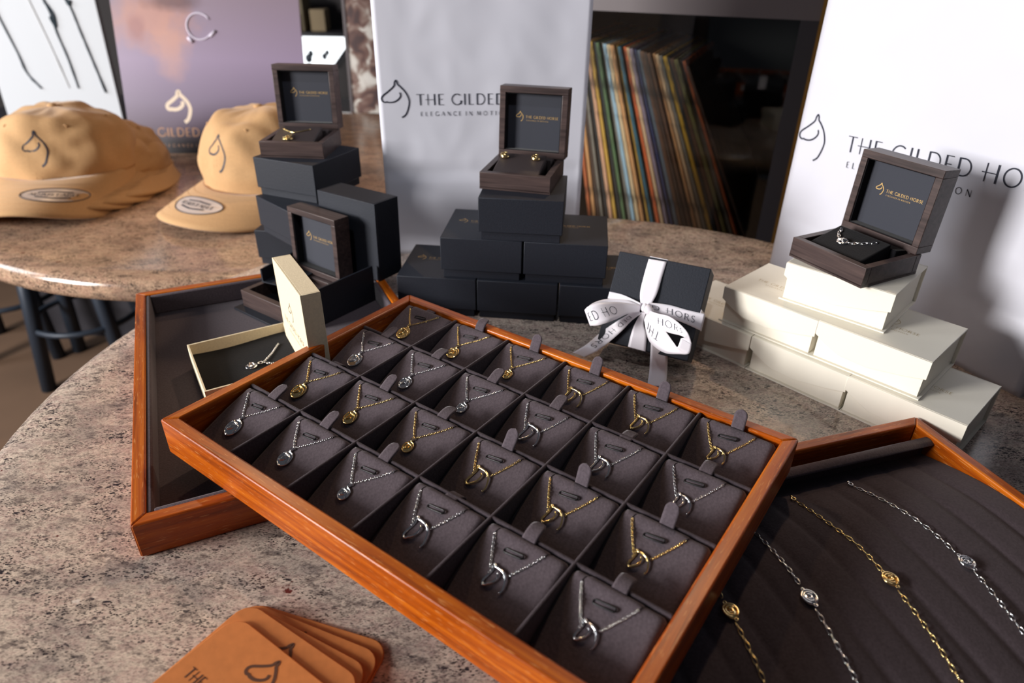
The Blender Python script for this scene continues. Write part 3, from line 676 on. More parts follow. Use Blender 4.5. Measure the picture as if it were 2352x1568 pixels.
def bracelet(label, mat, pts, ic):
    """pts: (u along tray, offset from the right wall)"""
    t = thing('bracelet', label, 'bracelet', 'bracelets draped in the right tray', WM(0, 0, 0))
    ML = TR.matrix_world.copy(); t.matrix_world = ML
    P = [Vector((x, 35-v, rampz(x, 35-v)+.06)) for x, v in pts]; P = catmull(P, 8)
    P = [Vector((p.x, p.y, max(p.z, rampz(p.x, p.y)+.07))) for p in P]
    c = Vector((ic[0], 35-ic[1], rampz(ic[0], 35-ic[1])+.14))
    def cut(Q): return [p for p in Q if (p-c).length > .55]
    i0 = min(range(len(P)), key=lambda k: (P[k]-c).length)
    for k, Q in enumerate((cut(P[:i0+1]), cut(P[i0:]))):
        m = MB(); chain(m, Q, .40, .027, .105, .255, seg=6); m.build('chain', mat, t, smooth=True)
    m = MB(); m.lathe([(.001, -.05), (.40, -.05), (.45, 0), (.41, .05), (.001, .02)], 28); bmesh.ops.transform(m.bm, matrix=Matrix.Translation(c) @ Matrix.Diagonal((1.15, .95, 1, 1)), verts=m.bm.verts); m.build('medallion', mat, t, smooth=True)
    m = MB()
    for rr, a0, a1 in ((.40, 20, 340), (.27, 100, 380), (.13, -60, 200)): m.tube([c+Vector((rr*1.1*math.cos(math.radians(a0+(a1-a0)*k/18)), rr*math.sin(math.radians(a0+(a1-a0)*k/18)), .07)) for k in range(19)], .062, 6)
    for sg in (-1, 1): m.tube([c+Vector((sg*.56+.09*math.cos(a*PI/5), .09*math.sin(a*PI/5), .03)) for a in range(10)], .03, 6, closed=True)
    m.build('swirl_relief', mat, t, smooth=True)
    if pts[0][0] < 5:
        m = MB(); q = P[0]; m.tube([q+Vector((-.15+.14*math.cos(a*PI/6), .14*math.sin(a*PI/6), .03)) for a in range(12)], .04, 6, closed=True); m.ell(q+Vector((-.38, 0, .02)), (.13, .09, .07), 8); m.build('clasp', mat, t, smooth=True)
bracelet('silver link bracelet with oval medallion, rightmost in the right tray', M_silver, [(4.1, 9.25), (6.9, 8.75), (9.8, 8.4), (12.3, 8.5), (14.6, 8.85), (16.7, 9.3), (21, 10.2)], (12.3, 8.5))
bracelet('gold link bracelet with oval medallion, second from the right in the right tray', M_gold, [(4.2, 14.05), (7.4, 13.9), (9.6, 13.7), (12.0, 13.85), (14.9, 14.2), (17.8, 14.8), (21.5, 15.7)], (12.0, 13.85))
bracelet('silver link bracelet half hidden by the middle tray, third from the right', M_silver, [(4.4, 18.8), (6.6, 18.8), (9.5, 18.9), (11.7, 19.15), (13.5, 19.4), (16.2, 19.9), (21.5, 21)], (11.7, 19.15))
bracelet('gold link bracelet nearest the rail of the middle tray, leftmost in the right tray', M_gold, [(5.5, 23.5), (8, 23.6), (10.2, 23.75), (11.2, 23.85), (13.1, 24.1), (14.7, 24.35), (18.5, 25)], (11.2, 23.85))

# ============================================================ BLACK GIFT BOXES (pyramid)
PW, PD, PH = 8.2, 8.65, 4.3
def black_box(name, label, Mw, parts=('lid', 'base'), logo=True):
    t = thing(name, label, 'box', 'black gift boxes', Mw)
    m = MB(); m.box(.22, .22, 0, PW-.22, PD-.22, 1.2); m.build('base', M_black, t, bevel=.04)
    m = MB(); m.box(0, 0, .85, PW, PD, PH); m.build('lid', M_black, t, bevel=.07)
    if logo:
        f = flatmap((1.1, PD*.52, PH), (1, 0, 0), (0, 1, 0)); brand(t, f, 1.15, M_goldprint, bold=1.0)
    return t
PM = WM(-11.95, 63.19, 0, -.1)
b0 = black_box('gift_box', 'black lidded gift box, bottom left of the pyramid', PM)
for (x, y, k, lb) in ((8.32, 0, 0, 'black lidded gift box, bottom middle of the pyramid'), (16.71, 0, 0, 'black lidded gift box, bottom right of the pyramid, behind the ribboned one'), (4.61, .29, 1, 'black lidded gift box, left one in the second tier of the pyramid'), (13.0, .29, 1, 'black lidded gift box, right one in the second tier of the pyramid'), (8.5, .14, 2, 'black lidded gift box at the top of the pyramid under the earring box')):
    dup(b0, PM @ MM(x, y, k*PH), lb)
# left stack
dup(b0, WM(-29.3, 75.4, 2*PH, -.40), 'black lidded gift box, topmost of the left stack under the gold necklace box')
dup(b0, WM(-30.6, 75.2, 0, -.12), 'black lidded gift box, bottom of the left stack on the granite')
dup(b0, WM(-29.6, 75.0, PH, -.78), 'black lidded gift box turned askew in the middle of the left stack')
# standing lid and open base
t = thing('black_cover', 'tall black box cover standing on edge behind the opened wooden box', 'box', None, WM(-20.9, 69.3, 2.74, -.564, -.02))
m = MB(); m.box(0, 0, 0, 8.1, .2, 8.4); m.box(0, 3.3, 0, 8.1, 3.5, 8.4) if False else None
m.box(0, .2, 0, .2, 3.5, 8.4); m.box(7.9, .2, 0, 8.1, 3.5, 8.4); m.box(.2, .2, 8.2, 7.9, 3.5, 8.4); m.box(.2, .2, 0, 7.9, 3.5, .2)
m.build('shell', M_black, t, bevel=.05)
t = thing('black_carton', 'open black carton behind the cream lid on the tray rim', 'box', None, WM(-26.3, 64.3, 2.76, -.4))
m = MB(); m.box(0, 0, 0, .15, 6.2, 1.5); m.box(0, 0, 0, 6.5, .15, 1.9) if False else None
m.box(.15, 6.05, 0, 3.4, 6.2, 1.5); m.box(.15, 0, 0, 3.4, 6.05, .12); m.build('shell', M_black, t)
t = thing('black_carton', 'low wall of an open black carton right of the opened wooden box in the tray', 'box', None, WM(-19.7, 58.2, .64, -.626))
m = MB(); m.box(0, 0, 0, .2, 8.3, 3.95); m.box(-1.0, 0, 0, 0, 8.3, .12); m.build('shell', M_black, t)
m = MB(); m.box(0, 0, 0, 8.6, 8.6, .22); o = m.build('packing_sheet', M_black, bevel=.03); o.matrix_world = WM(-28.9, 62.2, .64, -.63); tag(o, 'thin black packing sheet under the opened wooden box in the left tray', 'sheet')

# ============================================================ WOODEN JEWELLERY BOXES
def wood_box(label, Mw, w, d, hb, lidM, lid_t, lid_h, cushion, pad_mat, prt=M_goldprint):
    t = thing('jewellery_box', label, 'jewellery box', 'opened dark wood jewellery boxes', Mw); e = .62
    m = MB(); m.box(0, 0, 0, w, d, .25); m.build('base_board', M_walnut, t)
    m = MB()
    m.box(0, 0, .1, w, e, hb); m.build('front_wall', M_walnut, t, bevel=.04)
    m = MB(); m.box(0, d-e, .1, w, d, hb); m.build('rear_wall', M_walnut, t, bevel=.04)
    for xx in (0, w-e):
        m = MB(); m.box(xx, e, .1, xx+e, d-e, hb); m.build('side_wall', M_walnut, t, bevel=.03)
    m = MB(); m.box(e, e, .25, w-e, d-e, .4); m.build('lining', M_blackfoam, t)
    L = thing('lid', '', 'x'); [L.__delitem__(k) for k in ('label', 'category')]; L.parent = t; L.matrix_local = lidM
    m = MB()
    m.box(0, 0, 0, w, lid_t, e); m.box(0, 0, lid_h-e, w, lid_t, lid_h); m.box(0, 0, e, e, lid_t, lid_h-e); m.box(w-e, 0, e, w, lid_t, lid_h-e); m.box(e, lid_t-.3, e, w-e, lid_t, lid_h-e)
    m.build('lid_frame', M_walnut, L, bevel=.05)
    m = MB(); g = .08; a = e; dp = .95
    m.box(a, .12, a, a+g, dp, lid_h-a); m.box(w-a-g, .12, a, w-a, dp, lid_h-a); m.box(a, .12, a, w-a, dp, a+g); m.box(a, .12, lid_h-a-g, w-a, dp, lid_h-a); m.build('lid_lip', M_blackfoam, L, bevel=.02)
    m = MB(); m.box(a, dp, a, w-a, lid_t-.3, lid_h-a); m.build('lid_lining', M_lidpanel, L)
    f = flatmap((e+.95, dp, lid_h*.50), (1, 0, 0), (0, 0, 1)); brand(L, f, .95, prt, bold=1.25)
    # cushion: a tilted slab resting on the front wall and rising to the back
    if cushion:
        m = MB(); y0, y1 = e+.05, d-e-1.6; zf, zb = hb-.25, hb+.75
        m.loft([[(e+.35, y0, .5), (w-e-.75, y0, .5), (w-e-.75, y0, zf), (e+.35, y0, zf)], [(e+.35, y1, .5), (w-e-.75, y1, .5), (w-e-.75, y1, zb), (e+.35, y1, zb)]]); m.build('cushion', pad_mat, t, bevel=.12, seg=3)
        m = MB(); m.loft([[(e+.35, y1+.05, .5), (w-e-.3, y1+.05, .5), (w-e-.3, y1+.05, hb+.35), (e+.35, y1+.05, hb+.35)], [(e+.35, d-e-.05, .5), (w-e-.3, d-e-.05, .5), (w-e-.3, d-e-.05, hb+.1), (e+.35, d-e-.05, hb+.1)]]); m.build('hinge_flap', pad_mat, t, bevel=.1)
    return t
LMd = lambda v, tl, hb, u=0: MM(u, v, hb+.02, 0, -tl)
WR = WM(24.2, 55.4, 10.45, -1.09); wood_box('open dark wood box with silver bracelet on the cream boxes', WR, 7.4, 6.7, 1.72, LMd(6.0, .04, 1.72, -.1), 1.95, 6.9, True, M_blackfoam)
WMm = WM(-3.45, 65.2, 12.92, -.241); wood_box('open dark wood box with gold earrings on the black pyramid', WMm, 7.05, 7.2, 1.66, LMd(6.5, .07, 1.66, .15), 2.0, 6.9, True, M_brownpad)
WL = WM(-28.3, 75.3, 12.92, -.059); wood_box('open dark wood box with gold pendant on the left black stack', WL, 7.15, 6.8, 1.72, LMd(6.4, .06, 1.72, -.05), 2.0, 7.0, True, M_brownpad)
WT = WM(-28.0, 62.6, .88, -.61); wood_box('open dark wood box without jewellery inside the left tray', WT, 7.3, 7.0, 1.8, LMd(6.9, .03, 1.8, 0), 1.9, 7.0, False, M_brownpad)
# jewellery in the boxes
def set_m(o, base): o.matrix_world = base; return o
hb = 1.72
def cz(y, d, hb): return hb-.25 + (y-.67)/(d-.62-1.6-.67)*1.0
t = thing('bracelet', 'silver link bracelet with knot charm in the open box on the cream boxes', 'bracelet', None, WR)
m = MB(); f = lambda x, y, h=.08: Vector((x, y, cz(y, 6.7, 1.72)+h))
chain(m, [f(1.6, 3.9), f(1.9, 3.2), f(2.6, 2.5)], .34, .045, .12, .22); chain(m, [f(3.5, 2.45), f(4.3, 3.0), f(5.2, 3.9)], .36, .045, .12, .24); m.build('chain', M_silver, t, smooth=True)
m = MB(); m.tube([f(3.05+.42*math.cos(a*PI/9), 2.35+.34*math.sin(a*PI/9), .12) for a in range(18)], .10, 8, closed=True); m.tube([f(2.75, 2.2, .2), f(3.0, 2.5, .25), f(3.35, 2.5, .2)], .1, 8); m.tube([f(2.8, 2.45, .2), f(3.1, 2.2, .25), f(3.4, 2.25, .2)], .09, 8); m.build('knot_charm', M_silver, t, smooth=True)
for (x, nm) in ((1.55, 'left'), (4.75, 'right')):
    t = thing('earring', f'gold stud earring, {nm} one in the box on the black pyramid', 'earring', 'gold earrings on the cushion', WMm)
    f2 = lambda a, b, h=.1: Vector((a, b, cz(b, 7.2, 1.66)+h))
    m = MB(); m.ell(f2(x, 3.9, .16), (.46, .43, .2), 14); m.build('stud', M_gold, t, smooth=True)
    m = MB(); m.tube([f2(x+.38*math.cos(a*PI/8), 3.9+.38*math.sin(a*PI/8), .36) for a in range(3, 14)], .09, 8); m.tube([f2(x-.1, 4.0, .36), f2(x+.12, 3.75, .36)], .08, 8); m.build('swirl_relief', M_gold, t, smooth=True)
t = thing('necklace', 'gold necklace with disc pendant in the box on the left black stack', 'necklace', None, WL)
f3 = lambda a, b, h=.08: Vector((a, b, cz(b, 6.8, 1.72)+h))
m = MB(); m.tube(catmull([f3(1.5, 3.6), f3(2.6, 3.0), f3(3.0, 2.85)], 5), .06, 6); m.tube(catmull([f3(3.0, 2.85), f3(3.8, 3.2), f3(4.7, 3.7)], 5), .06, 6); m.build('chain', M_gold, t, smooth=True)
m = MB(); m.ell(f3(2.9, 2.2, .12), (.1, .2, .1), 8); m.ell(f3(2.75, 1.5, .1), (.62, .62, .13), 18); m.build('disc', M_gold, t, smooth=True)
m = MB(); m.tube([f3(2.35, 1.3, .24), f3(2.7, 1.9, .26), f3(2.95, 1.5, .26), f3(2.9, 1.05, .24)], .07, 6); m.build('raised_horse_mark', M_gold, t, smooth=True)

# ============================================================ CREAM BOXES
CWd, CD, CH = 8.88, 7.3, 3.47
def cream_box(label, Mw):
    t = thing('cream_box', label, 'box', 'cream magnetic gift boxes', Mw)
    m = MB(); m.box(-.02, -.62, 0, CWd+.02, CD, .13); m.build('base_flap', M_cream, t, bevel=.03)
    m = MB(); m.box(.22, -.32, .13, CWd-.22, CD-.2, CH-.14); m.build('body', M_cream, t, bevel=.03)
    m = MB(); m.box(-.02, -.5, CH-.14, CWd+.02, CD, CH); m.build('lid', M_cream, t, bevel=.05)
    # front closing flap with cut corners
    m = MB(); zt = CH-.02; zb_ = CH-1.55; poly = [(-.02, zt), (CWd+.02, zt), (CWd+.02, CH-1.55), (CWd-1.6, CH-1.95), (CWd-4.3, CH-2.45), (CWd-6.6, CH-2.35), (.9, CH-1.75), (-.02, CH-1.2)]
    m.loft([[(x, -.60, z) for x, z in poly], [(x, -.48, z) for x, z in poly]]); m.build('front_flap', M_cream, t, bevel=.03)
    m = MB(); m.box(-.02, CD, 0, CWd+.02, CD+.12, CH); m.build('spine', M_cream, t, bevel=.03)
    f = flatmap((1.5, CD*.36, CH), (1, 0, 0), (0, 1, 0)); m = MB(); draw(m, horse_strokes(1.25, .05), f, 2.3, .95); m.build('printed_logo', M_faint, t)
    m = MB(); st, L = text_strokes('THE GILDED HORSE', .42, .2); draw(m, st, f, -.2, .28); st, L = text_strokes('ELEGANCE IN MOTION', .2, .4, 1.2); draw(m, st, f, .9, -.2); m.build('printed_lettering', M_faint, t)
    return t
cpos = [(15.96, 60.18, -.819, 0, 'cream gift box, bottom left, partly behind the ribboned gift'), (22.12, 53.65, -.822, 0, 'cream gift box, bottom middle of the cream pile'), (28.07, 47.19, -.825, 0, 'cream gift box, bottom right beside the right tray'),
        (19.84, 56.73, -.811, 1, 'cream gift box, left one in the second tier of the cream pile'), (25.98, 50.32, -.816, 1, 'cream gift box, right one in the second tier of the cream pile'), (23.95, 54.38, -.76, 2, 'cream gift box at the top of the cream pile under the bracelet box')]
c0 = None
for x, y, a, k, lb in cpos:
    Mw = WM(x, y, k*CH+.005*k, a)
    c0 = cream_box(lb, Mw) if c0 is None else (dup(c0, Mw, lb), c0)[1]

# small open cream box in the left tray
t = thing('pendant_box', 'open cream card box with black insert in the left tray', 'box', None, WM(-24.0, 43.6, .64, .553))
m = MB(); w_, d_, h_, e = 8.44, 8.35, 2.45, .16
m.box(0, 0, 0, w_, d_, .15); m.box(0, 0, .15, w_, e, h_); m.box(0, d_-e, .15, w_, d_, h_); m.box(0, e, .15, e, d_-e, h_); m.box(w_-e, e, .15, w_, d_-e, h_); m.build('shell', M_creamb, t, bevel=.02)
m = MB(); m.grid(lambda a, b: Vector((e+(w_-2*e)*a, e+(d_-2*e)*b, 1.45+.12*math.sin(a*5+b*3))), 14, 14); V = None; m.build('foam_insert', M_blackfoam, t, smooth=True)
t = thing('necklace', 'silver necklace with small pendant in the open cream card box', 'necklace', None, WM(-24.0, 43.6, .64, .553))
g = lambda x, y, h=.1: Vector((x, y, 1.45+.12*math.sin(x/8.44*5+y/8.35*3)+h))
m = MB(); chain(m, [g(7.2, 6.2), g(6.3, 5.0), g(5.3, 3.9)], .14, .025, .07, .1); chain(m, [g(5.4, 3.75), g(6.2, 3.1), g(7.2, 2.3)], .2, .035, .1, .14); m.build('chain', M_silver, t, smooth=True)
m = MB(); m.tube([g(5.05+.22*math.cos(a*PI/6), 3.85+.16*math.sin(a*PI/6), .16) for a in range(12)], .05, 8, closed=True); m.build('bail', M_silver, t, smooth=True)
m = MB(); m.ell(g(4.25, 3.7, .1), (.52, .46, .12), 16); m.tube([g(4.0, 3.6, .26), g(4.2, 4.0, .28), g(4.5, 3.8, .28), g(4.5, 3.4, .26)], .06, 6); m.build('pendant', M_silver, t, smooth=True)
t = thing('card_cover', 'cream card cover with printed mark standing on edge beside the open box', 'box lid', None, WM(-20.9, 54.2, .66, -1.036, .0, -.03))
m = MB(); lw, lt, lh = 9.2, 1.6, 9.2
m.box(0, 0, 0, lw, .15, lh); m.box(0, .15, 0, .15, lt, lh); m.box(lw-.15, .15, 0, lw, lt, lh); m.box(.15, .15, lh-.15, lw-.15, lt, lh); m.box(.15, .15, 0, lw-.15, lt, .15); m.build('shell', M_creamb, t, bevel=.03)
f = flatmap((2.6, 0, 3.6), (1, 0, 0), (0, 0, 1)); m = MB(); draw(m, horse_strokes(1.7, .04), f, 1.1, 1.3); m.build('printed_logo', M_brand, t)
m = MB(); st, L = text_strokes('THE GILDED HORSE', .5, .2, .8); draw(m, st, f, -1.2, .3); st, L = text_strokes('ELEGANCE IN MOTION', .22, .5, 1.0); draw(m, st, f, 0, -.35); m.build('printed_lettering', M_brand, t)

# ============================================================ RIBBONED GIFT
GM = WM(7.897, 54.338, 2.2555, -.4247, -.5554, .011); GW = 8.4
t = thing('ribboned_gift', 'black gift box tied with white printed ribbon, tilted back on the granite', 'gift', None, GM)
m = MB(); m.box(0, 0, 0, GW, 3.4, GW); m.build('lid', M_black, t, bevel=.08)
m = MB(); m.box(.2, 3.0, .2, GW-.2, 4.2, GW-.2); m.build('base', M_black, t, bevel=.05)
m = MB(); m.box(2.2, 4.2, 1.0, 6.2, 4.35, 6.0); m.build('back_card', M_black, t)
RB = {
  'loop_left_front':[((6.4,53.5,5.71),(6.89,52.54,4.64)),((6.69,53.21,6.24),(7.49,52.0,5.0)),((7.5,53.3,6.54),(8.38,52.05,5.29)),((8.63,53.65,6.47),(9.27,52.62,5.38)),((9.88,54.08,6.23),(10.21,53.38,5.42)),((11.45,54.19,5.92),(11.38,53.88,5.41))],
  'loop_left_back':[((6.4,53.5,5.71),(6.89,52.54,4.64)),((7.23,54.35,6.0),(7.4,53.65,5.08)),((8.47,54.91,6.12),(8.8,54.24,5.37)),((10.0,54.86,6.13),(10.0,54.43,5.49)),((11.49,54.4,5.86),(11.41,54.16,5.46))],
  'loop_right_top':[((11.85,53.87,5.71),(12.01,53.54,5.32)),((12.69,52.62,5.96),(12.7,51.95,4.96)),((13.45,51.58,6.25),(13.45,50.78,5.08)),((14.17,50.62,6.09),(14.17,50.06,5.25)),((14.81,49.76,5.62),(14.52,49.65,5.27)),((15.12,49.24,4.87),(14.29,49.77,5.1))],
  'loop_right_bottom':[((15.12,49.24,4.87),(14.29,49.77,5.1)),((14.88,48.77,4.22),(13.99,49.36,4.48)),((14.19,49.23,3.86),(13.79,49.89,4.56)),((13.25,49.93,3.51),(13.47,50.72,4.82)),((12.52,50.91,3.51),(13.05,51.74,5.08)),((12.01,51.97,3.79),(12.32,52.82,5.23)),((11.79,53.46,4.88),(12.03,53.7,5.38))],
  'tail_left':[((11.25,54.26,5.5),(11.57,53.91,5.21)),((10.22,54.23,4.78),(10.78,53.83,4.56)),((9.26,54.27,4.01),(10.0,53.67,3.62)),((8.15,54.88,2.6),(8.94,53.42,2.6)),((6.88,54.55,1.5),(7.83,53.46,1.5)),((5.8,55.14,0.3),(6.85,54.31,0.3))],
  'tail_down':[((12.05,53.66,5.16),(12.44,53.44,5.09)),((12.3,52.4,4.04),(13.54,51.96,4.21)),((12.4,52.18,2.9),(13.81,52.06,2.9)),((12.42,51.88,1.9),(13.98,51.93,1.9)),((12.4,51.4,0.7),(14.02,51.45,0.7)),((12.02,49.97,0.12),(13.67,49.87,0.12))],
  'wrap_top':[((12.3,57.02,9.22),(13.8,56.35,9.24)),((11.89,56.25,7.95),(13.4,55.65,8.07)),((11.55,55.41,6.74),(12.98,54.85,6.85)),((11.52,54.7,6.04),(12.47,54.29,6.08)),((11.69,54.16,5.65),(12.12,53.93,5.6))],
  'wrap_bottom':[((11.57,54.01,5.35),(11.97,53.83,5.35)),((11.07,53.83,4.18),(11.83,53.59,4.33)),((10.78,53.53,3.27),(12.1,53.11,3.53)),((10.55,53.06,2.25),(12.04,52.35,2.2))],
  'wrap_left':[((8.93,56.44,6.14),(8.78,56.13,5.59)),((10.11,55.74,6.17),(10.12,55.4,5.67)),((11.57,54.44,5.99),(11.49,54.13,5.48))],
  'wrap_right':[((12.12,54.31,6.16),(12.12,53.93,5.6)),((13.9,53.9,6.16),(13.9,53.28,5.26)),((15.48,53.29,5.99),(15.4,52.61,4.93)),((16.87,52.7,5.93),(16.54,51.99,4.65))],
}
GI = GM.inverted()
def gl(p): q = GI @ W(*p); return q/K
def ribbon(name, key, txt=None, tx=0, flip=False, th=.5, scale=1.0, mirror=False):
    bf_ = mirror
    A = catmull([gl(a) for a, b in RB[key]], 8); B = catmull([gl(b) for a, b in RB[key]], 8); n = len(A)-1
    def pt(a, b):
        i = min(int(a*n), n-1); f = a*n-i; p = A[i].lerp(A[i+1], f); q = B[i].lerp(B[i+1], f); return p.lerp(q, b)
    m = MB(); m.grid(lambda a, b: pt(a, b), n, 6)
    o = m.build('ribbon', M_satin, t, smooth=True, solid=.03)
    if txt:
        L = sum((A[k].lerp(B[k], .5)-A[k+1].lerp(B[k+1], .5)).length for k in range(n))
        st, Lt = text_strokes(txt, th, .3, .8)
        def f(x, y):
            a = min(max((tx+x)/L, 0), 1); b = .5-(y-th/2)/(1.5*scale)
            if flip: a = 1-a; b = 1-b
            if bf_: b = 1-b
            b = min(max(b, 0), 1)
            p = pt(a, b); da = pt(min(a+.01, 1), b)-pt(max(a-.01, 0), b); db = pt(a, min(b+.02, 1))-pt(a, max(b-.02, 0)); nn = da.cross(db)
            if nn.length < 1e-6: nn = Vector((0, -1, 0))
            nn.normalize()
            if (GM.to_3x3() @ nn).dot(cam.location-(GM @ (p*K))) < 0: nn = -nn
            return p, nn
        m = MB(); draw(m, st, f, sub=3, eps=.05); m.build('printed_lettering', M_ink, o)
ribbon('', 'wrap_left'); ribbon('', 'wrap_right', 'D HORS', .45, th=.66)
ribbon('', 'wrap_top'); ribbon('', 'wrap_bottom'); ribbon('', 'loop_left_back')
ribbon('', 'loop_left_front', 'ED HO', .5, th=.68); ribbon('', 'loop_right_top', 'HORS', 1.15, th=.66); ribbon('', 'loop_right_bottom', 'THE', 4.2, th=.6, flip=False)
ribbon('', 'tail_left', 'DED HORS', 1.2, th=.62, mirror=True); ribbon('', 'tail_down')
m = MB(); m.box(2.85, -.03, GW+.01, 4.5, 4.2, GW+.05); m.build('ribbon', M_satin, t)
m = MB(); m.box(GW+.01, -.03, 3.1, GW+.05, 4.2, 4.7); m.build('ribbon', M_satin, t)
m = MB(); kc = gl((12.1, 53.75, 5.72)); m.ell(kc, (.62, .38, .42), 16, Matrix.Rotation(.5, 4, 'Y')); m.ell(kc+Vector((-.35, -.05, .1)), (.3, .3, .42), 12); m.build('bow_knot', M_satin, t, smooth=True)

# ============================================================ LEATHER CARDS
def rrect(w, h, r, n=6):
    P = []
    for cx, cy, a in ((w-r, r, -90), (w-r, h-r, 0), (r, h-r, 90), (r, r, 180)):
        for k in range(n+1): b = math.radians(a+90*k/n); P.append((cx+r*math.cos(b), cy+r*math.sin(b)))
    return P
cards = [(-15.0, 26.5, -.30, 'bottom'), (-15.0, 26.4, -.38, 'second from the bottom'), (-15.1, 26.2, -.47, 'third'), (-14.9, 26.05, -.56, 'second from the top'), (-15.15, 25.0, -.60, 'topmost')]
for k, (x, y, a, nm) in enumerate(cards):
    t = thing('leather_card', f'tan leather card with branded horse mark, {nm} of the fan', 'card', 'tan leather cards fanned on the granite', WM(x, y, .19*k+.01, a))
    m = MB(); m.prism([(px, py-9.2) for px, py in rrect(9.0, 9.2, 1.1)], 0, .17); m.build('leather', M_leather, t, bevel=.05)
    f = flatmap((0, 0, .17), (1, 0, 0), (0, 1, 0)); m = MB(); draw(m, horse_strokes(2.4, .07), f, 3.25, -2.95); m.build('branded_logo', M_brand, t)
    m = MB(); st, L = text_strokes('THE GILDED HORSE', .62, .22, 1.25); draw(m, st, f, .85, -5.6) if False else draw(m, [([(px*.80, py) for px, py in p], w) for p, w in st], f, .9, -3.9); st, L = text_strokes('ELEGANCE IN MOTION', .25, .5, 1.3); draw(m, [([(px*.8, py) for px, py in p], w) for p, w in st], f, 1.6, -4.6); m.build('branded_lettering', M_brand, t)

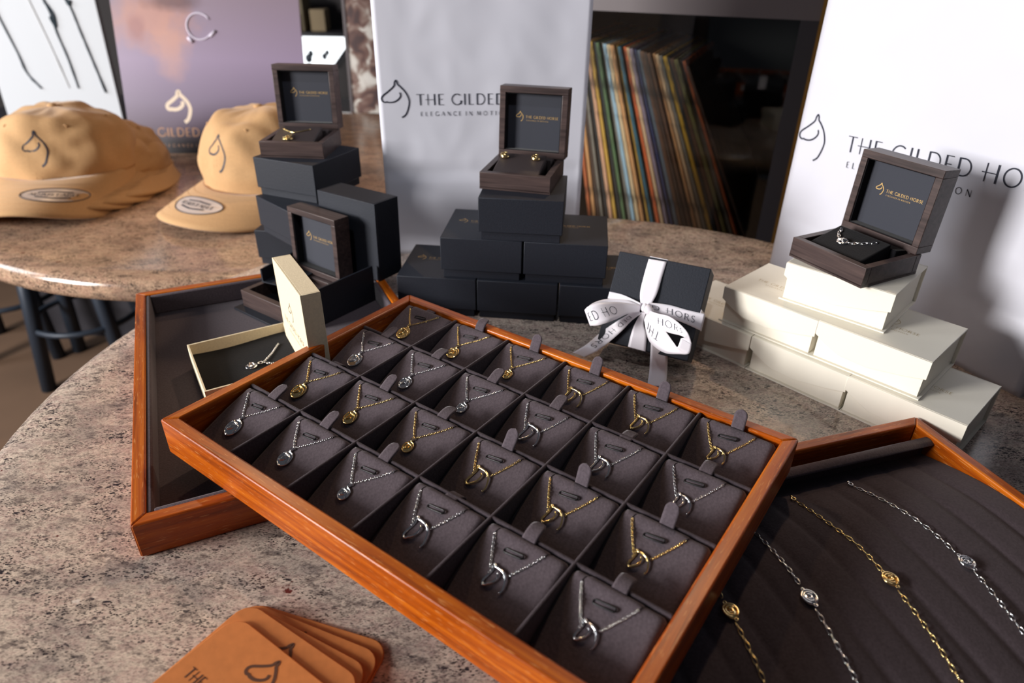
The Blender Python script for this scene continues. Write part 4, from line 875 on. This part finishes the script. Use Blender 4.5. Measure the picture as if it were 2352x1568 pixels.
# ============================================================ CAPS
def cap(label, x, y, z, face, crown=(9.2, 9.6, 12), lean=0.0, logo=True, sticker=True, stx=0.0, lz=2.2, seed=0, brim=7.2, roll=0.0, squash=.1, arch=3.0, droop=1.0, flare=.12):
    t = thing('baseball_cap', label, 'cap', 'khaki baseball caps', WM(x, y, z, face, roll, lean))
    ax, ay, h = crown
    # local -y is the front of the cap
    def dome(th, ph, off=0):      # th around, ph 0 rim .. 1 top
        c = math.cos(ph*PI/2); s_ = math.sin(ph*PI/2)
        fr = max(0, -math.sin(th)); e = c**(.62-.22*fr)
        p = Vector((ax*math.cos(th)*e, ay*math.sin(th)*e - 0*fr, h*(s_**(1.0))*(1)))
        q = Vector((math.cos(th)*1.3, math.sin(th)*1.3, ph*2.2+seed)); d = noise.noise(q*1.1)*squash*ax*1.2*c**.4*(.25+ph)
        d2 = noise.noise(q*2.7+Vector((3, 3, 3)))*squash*ax*.45*c**.4
        n = Vector((math.cos(th)*c, math.sin(th)*c, s_)); p += n*(d+d2+off)
        p += n*(-.10*math.exp(-((((th*3/PI) % 1)-.5)/.018)**2)*0)
        return p
    m = MB(); NU, NV = 72, 26; V = [[m.bm.verts.new(dome(2*PI*i/NU, j/NV)) for i in range(NU)] for j in range(NV)]; top = m.bm.verts.new(dome(0, 1.0))
    for j in range(NV-1):
        for i in range(NU): m.face((V[j][i], V[j][(i+1) % NU], V[j+1][(i+1) % NU], V[j+1][i]))
    for i in range(NU): m.face((V[-1][i], V[-1][(i+1) % NU], top))
    m.build('crown', M_cap, t, smooth=True, solid=.18)
    m = MB()
    for k in range(6):
        th = -PI/2 + k*PI/3
        for dd in (-.035, .035): m.tube([dome(th+dd*(1-j/22), j/20, .04) for j in range(0, 19)], .055, 5)
    m.build('seam_stitching', M_cap, t, smooth=True)
    m = MB(); m.ell(dome(0, 1.0)+Vector((0, 0, .15)), (.75, .75, .38), 14); m.build('top_button', M_cap, t, smooth=True)
    for k in (0, 1, 2, 3):
        m = MB(); th = -PI/3*.5+k*PI/3 - PI/2 + PI/6*0; p = dome(th, .62, .07); m.tube([p+Vector((.22*math.cos(a*PI/5), 0, .22*math.sin(a*PI/5))) for a in range(10)], .08, 6, closed=True)
        m.build('eyelet', M_cap, t, smooth=True)
    # brim
    def bf(a, b, dz=0):
        th = -PI/2 + (a-.5)*PI*.92; c0 = Vector((ax*.99*math.cos(th), ay*.99*math.sin(th), .2)); ww = (a-.5)*2
        ext = brim*(1-abs(ww)**2.6)**.75 if abs(ww) < 1 else 0
        p = c0 + Vector((0, -ext*b, 0)) ; xr = p.x/ax
        p.x = p.x*(1+flare*b); p.z = .35 - arch*xr*xr*(b**.8) - droop*b + .5*math.sin(PI*b)*(1-xr*xr) + dz; return p
    m = MB(); m.grid(lambda a, b: bf(a, b), 48, 12); m.build('brim', M_cap, t, smooth=True, solid=.35, bevel=0)
    m = MB()
    for q in (.25, .38, .51, .64, .77, .9): m.tube([bf(.04+.92*k/40, q, .2) for k in range(41)], .035, 4)
    m.build('brim_stitching', M_cap, t, smooth=True)
    if sticker:
        def sf(X, Y, dz=.24): return bf(.5+(X+stx)*1.15/(ax*2.45), .55-Y*1.15/brim, dz)
        def ring_pts(rx, ry, n=40): return [(rx*math.cos(2*PI*k/n), ry*math.sin(2*PI*k/n)) for k in range(n)]
        so = MB(); cv_ = so.bm.verts.new(sf(.0, 0)); R1 = [so.bm.verts.new(sf(px, py)) for px, py in ring_pts(1.5, .8)]; R2 = [so.bm.verts.new(sf(px, py)) for px, py in ring_pts(3.2, 1.75)]
        for k in range(40): so.face((cv_, R1[k], R1[(k+1) % 40])); so.face((R1[k], R2[k], R2[(k+1) % 40], R1[(k+1) % 40]))
        s_o = so.build('size_sticker', M_sticker, t, smooth=True)
        m = MB(); m.tube([sf(px, py, .26) for px, py in ring_pts(3.2, 1.75)], .07, 6, closed=True)
        for sg in (1, -1): draw(m, [([(-1.6, sg*.62), (0, sg*.86), (1.6, sg*.62)], .22)], lambda X, Y: (sf(X, Y, .26), (0, 0, 1)), sub=4)
        st, L = text_strokes('ADJUSTABLE', .62, .14, 1.2); draw(m, st, lambda X, Y: (sf(X, Y, .26), (0, 0, 1)), -L/2, -.31, 2)
        m.build('sticker_print', M_ink, s_o, smooth=False)
    if logo:
        def lf(X, Y):
            th = -PI/2 + X/ax; ph = Y/(h*1.25); p = dome(th, ph, .06); return p, (math.cos(th), math.sin(th), .2)
        m = MB(); draw(m, horse_strokes(5.0, .055), lf, -1.9, lz, 1, .06); m.build('embroidered_logo', M_ink, t)
    m = MB(); m.tube([dome(2*PI*k/60, 0, -1.0)+Vector((0, 0, 1.0)) for k in range(60)], .8, 6, closed=True, flat=.3); m.build('sweatband', M_capd, t, smooth=True)
    return t
cap('khaki cap standing taller beside the left black stack, oval silver sticker on brim', -41.0, 111.5, -.6, -.50, (10.3, 9.9, 11.6), 0, lz=2.9, seed=1.7, squash=.13, brim=9.6, arch=1.8, droop=2.2, flare=.2)
cap('khaki cap in front of the nested group with large horse embroidery', -76.2, 115.0, .3, .14, (11.0, 10.5, 9.6), 0, stx=3.0, lz=2.0, seed=7.3, squash=.12, brim=12.0, arch=5.0, droop=1.6, flare=.04)
cap('khaki cap nested second in the group, mostly hidden', -75.0, 118.2, -1.0, .2, (10.6, 10.2, 8.6), 0, logo=False, sticker=False, seed=4.1, squash=.14, brim=10.4, arch=4.0, droop=1.1)
cap('khaki cap nested third in the group, edge showing to the right', -74.0, 120.4, -1.6, .27, (10.2, 9.8, 7.6), 0, logo=False, sticker=False, seed=9.0, squash=.14, brim=10.0, arch=3.0, droop=1.0)
cap('khaki cap at the back right of the nested group', -72.6, 122.4, -2.3, .34, (9.4, 9.4, 6.4), 0, logo=False, sticker=False, seed=12.0, squash=.12, brim=8.6, arch=1.8, droop=.6)
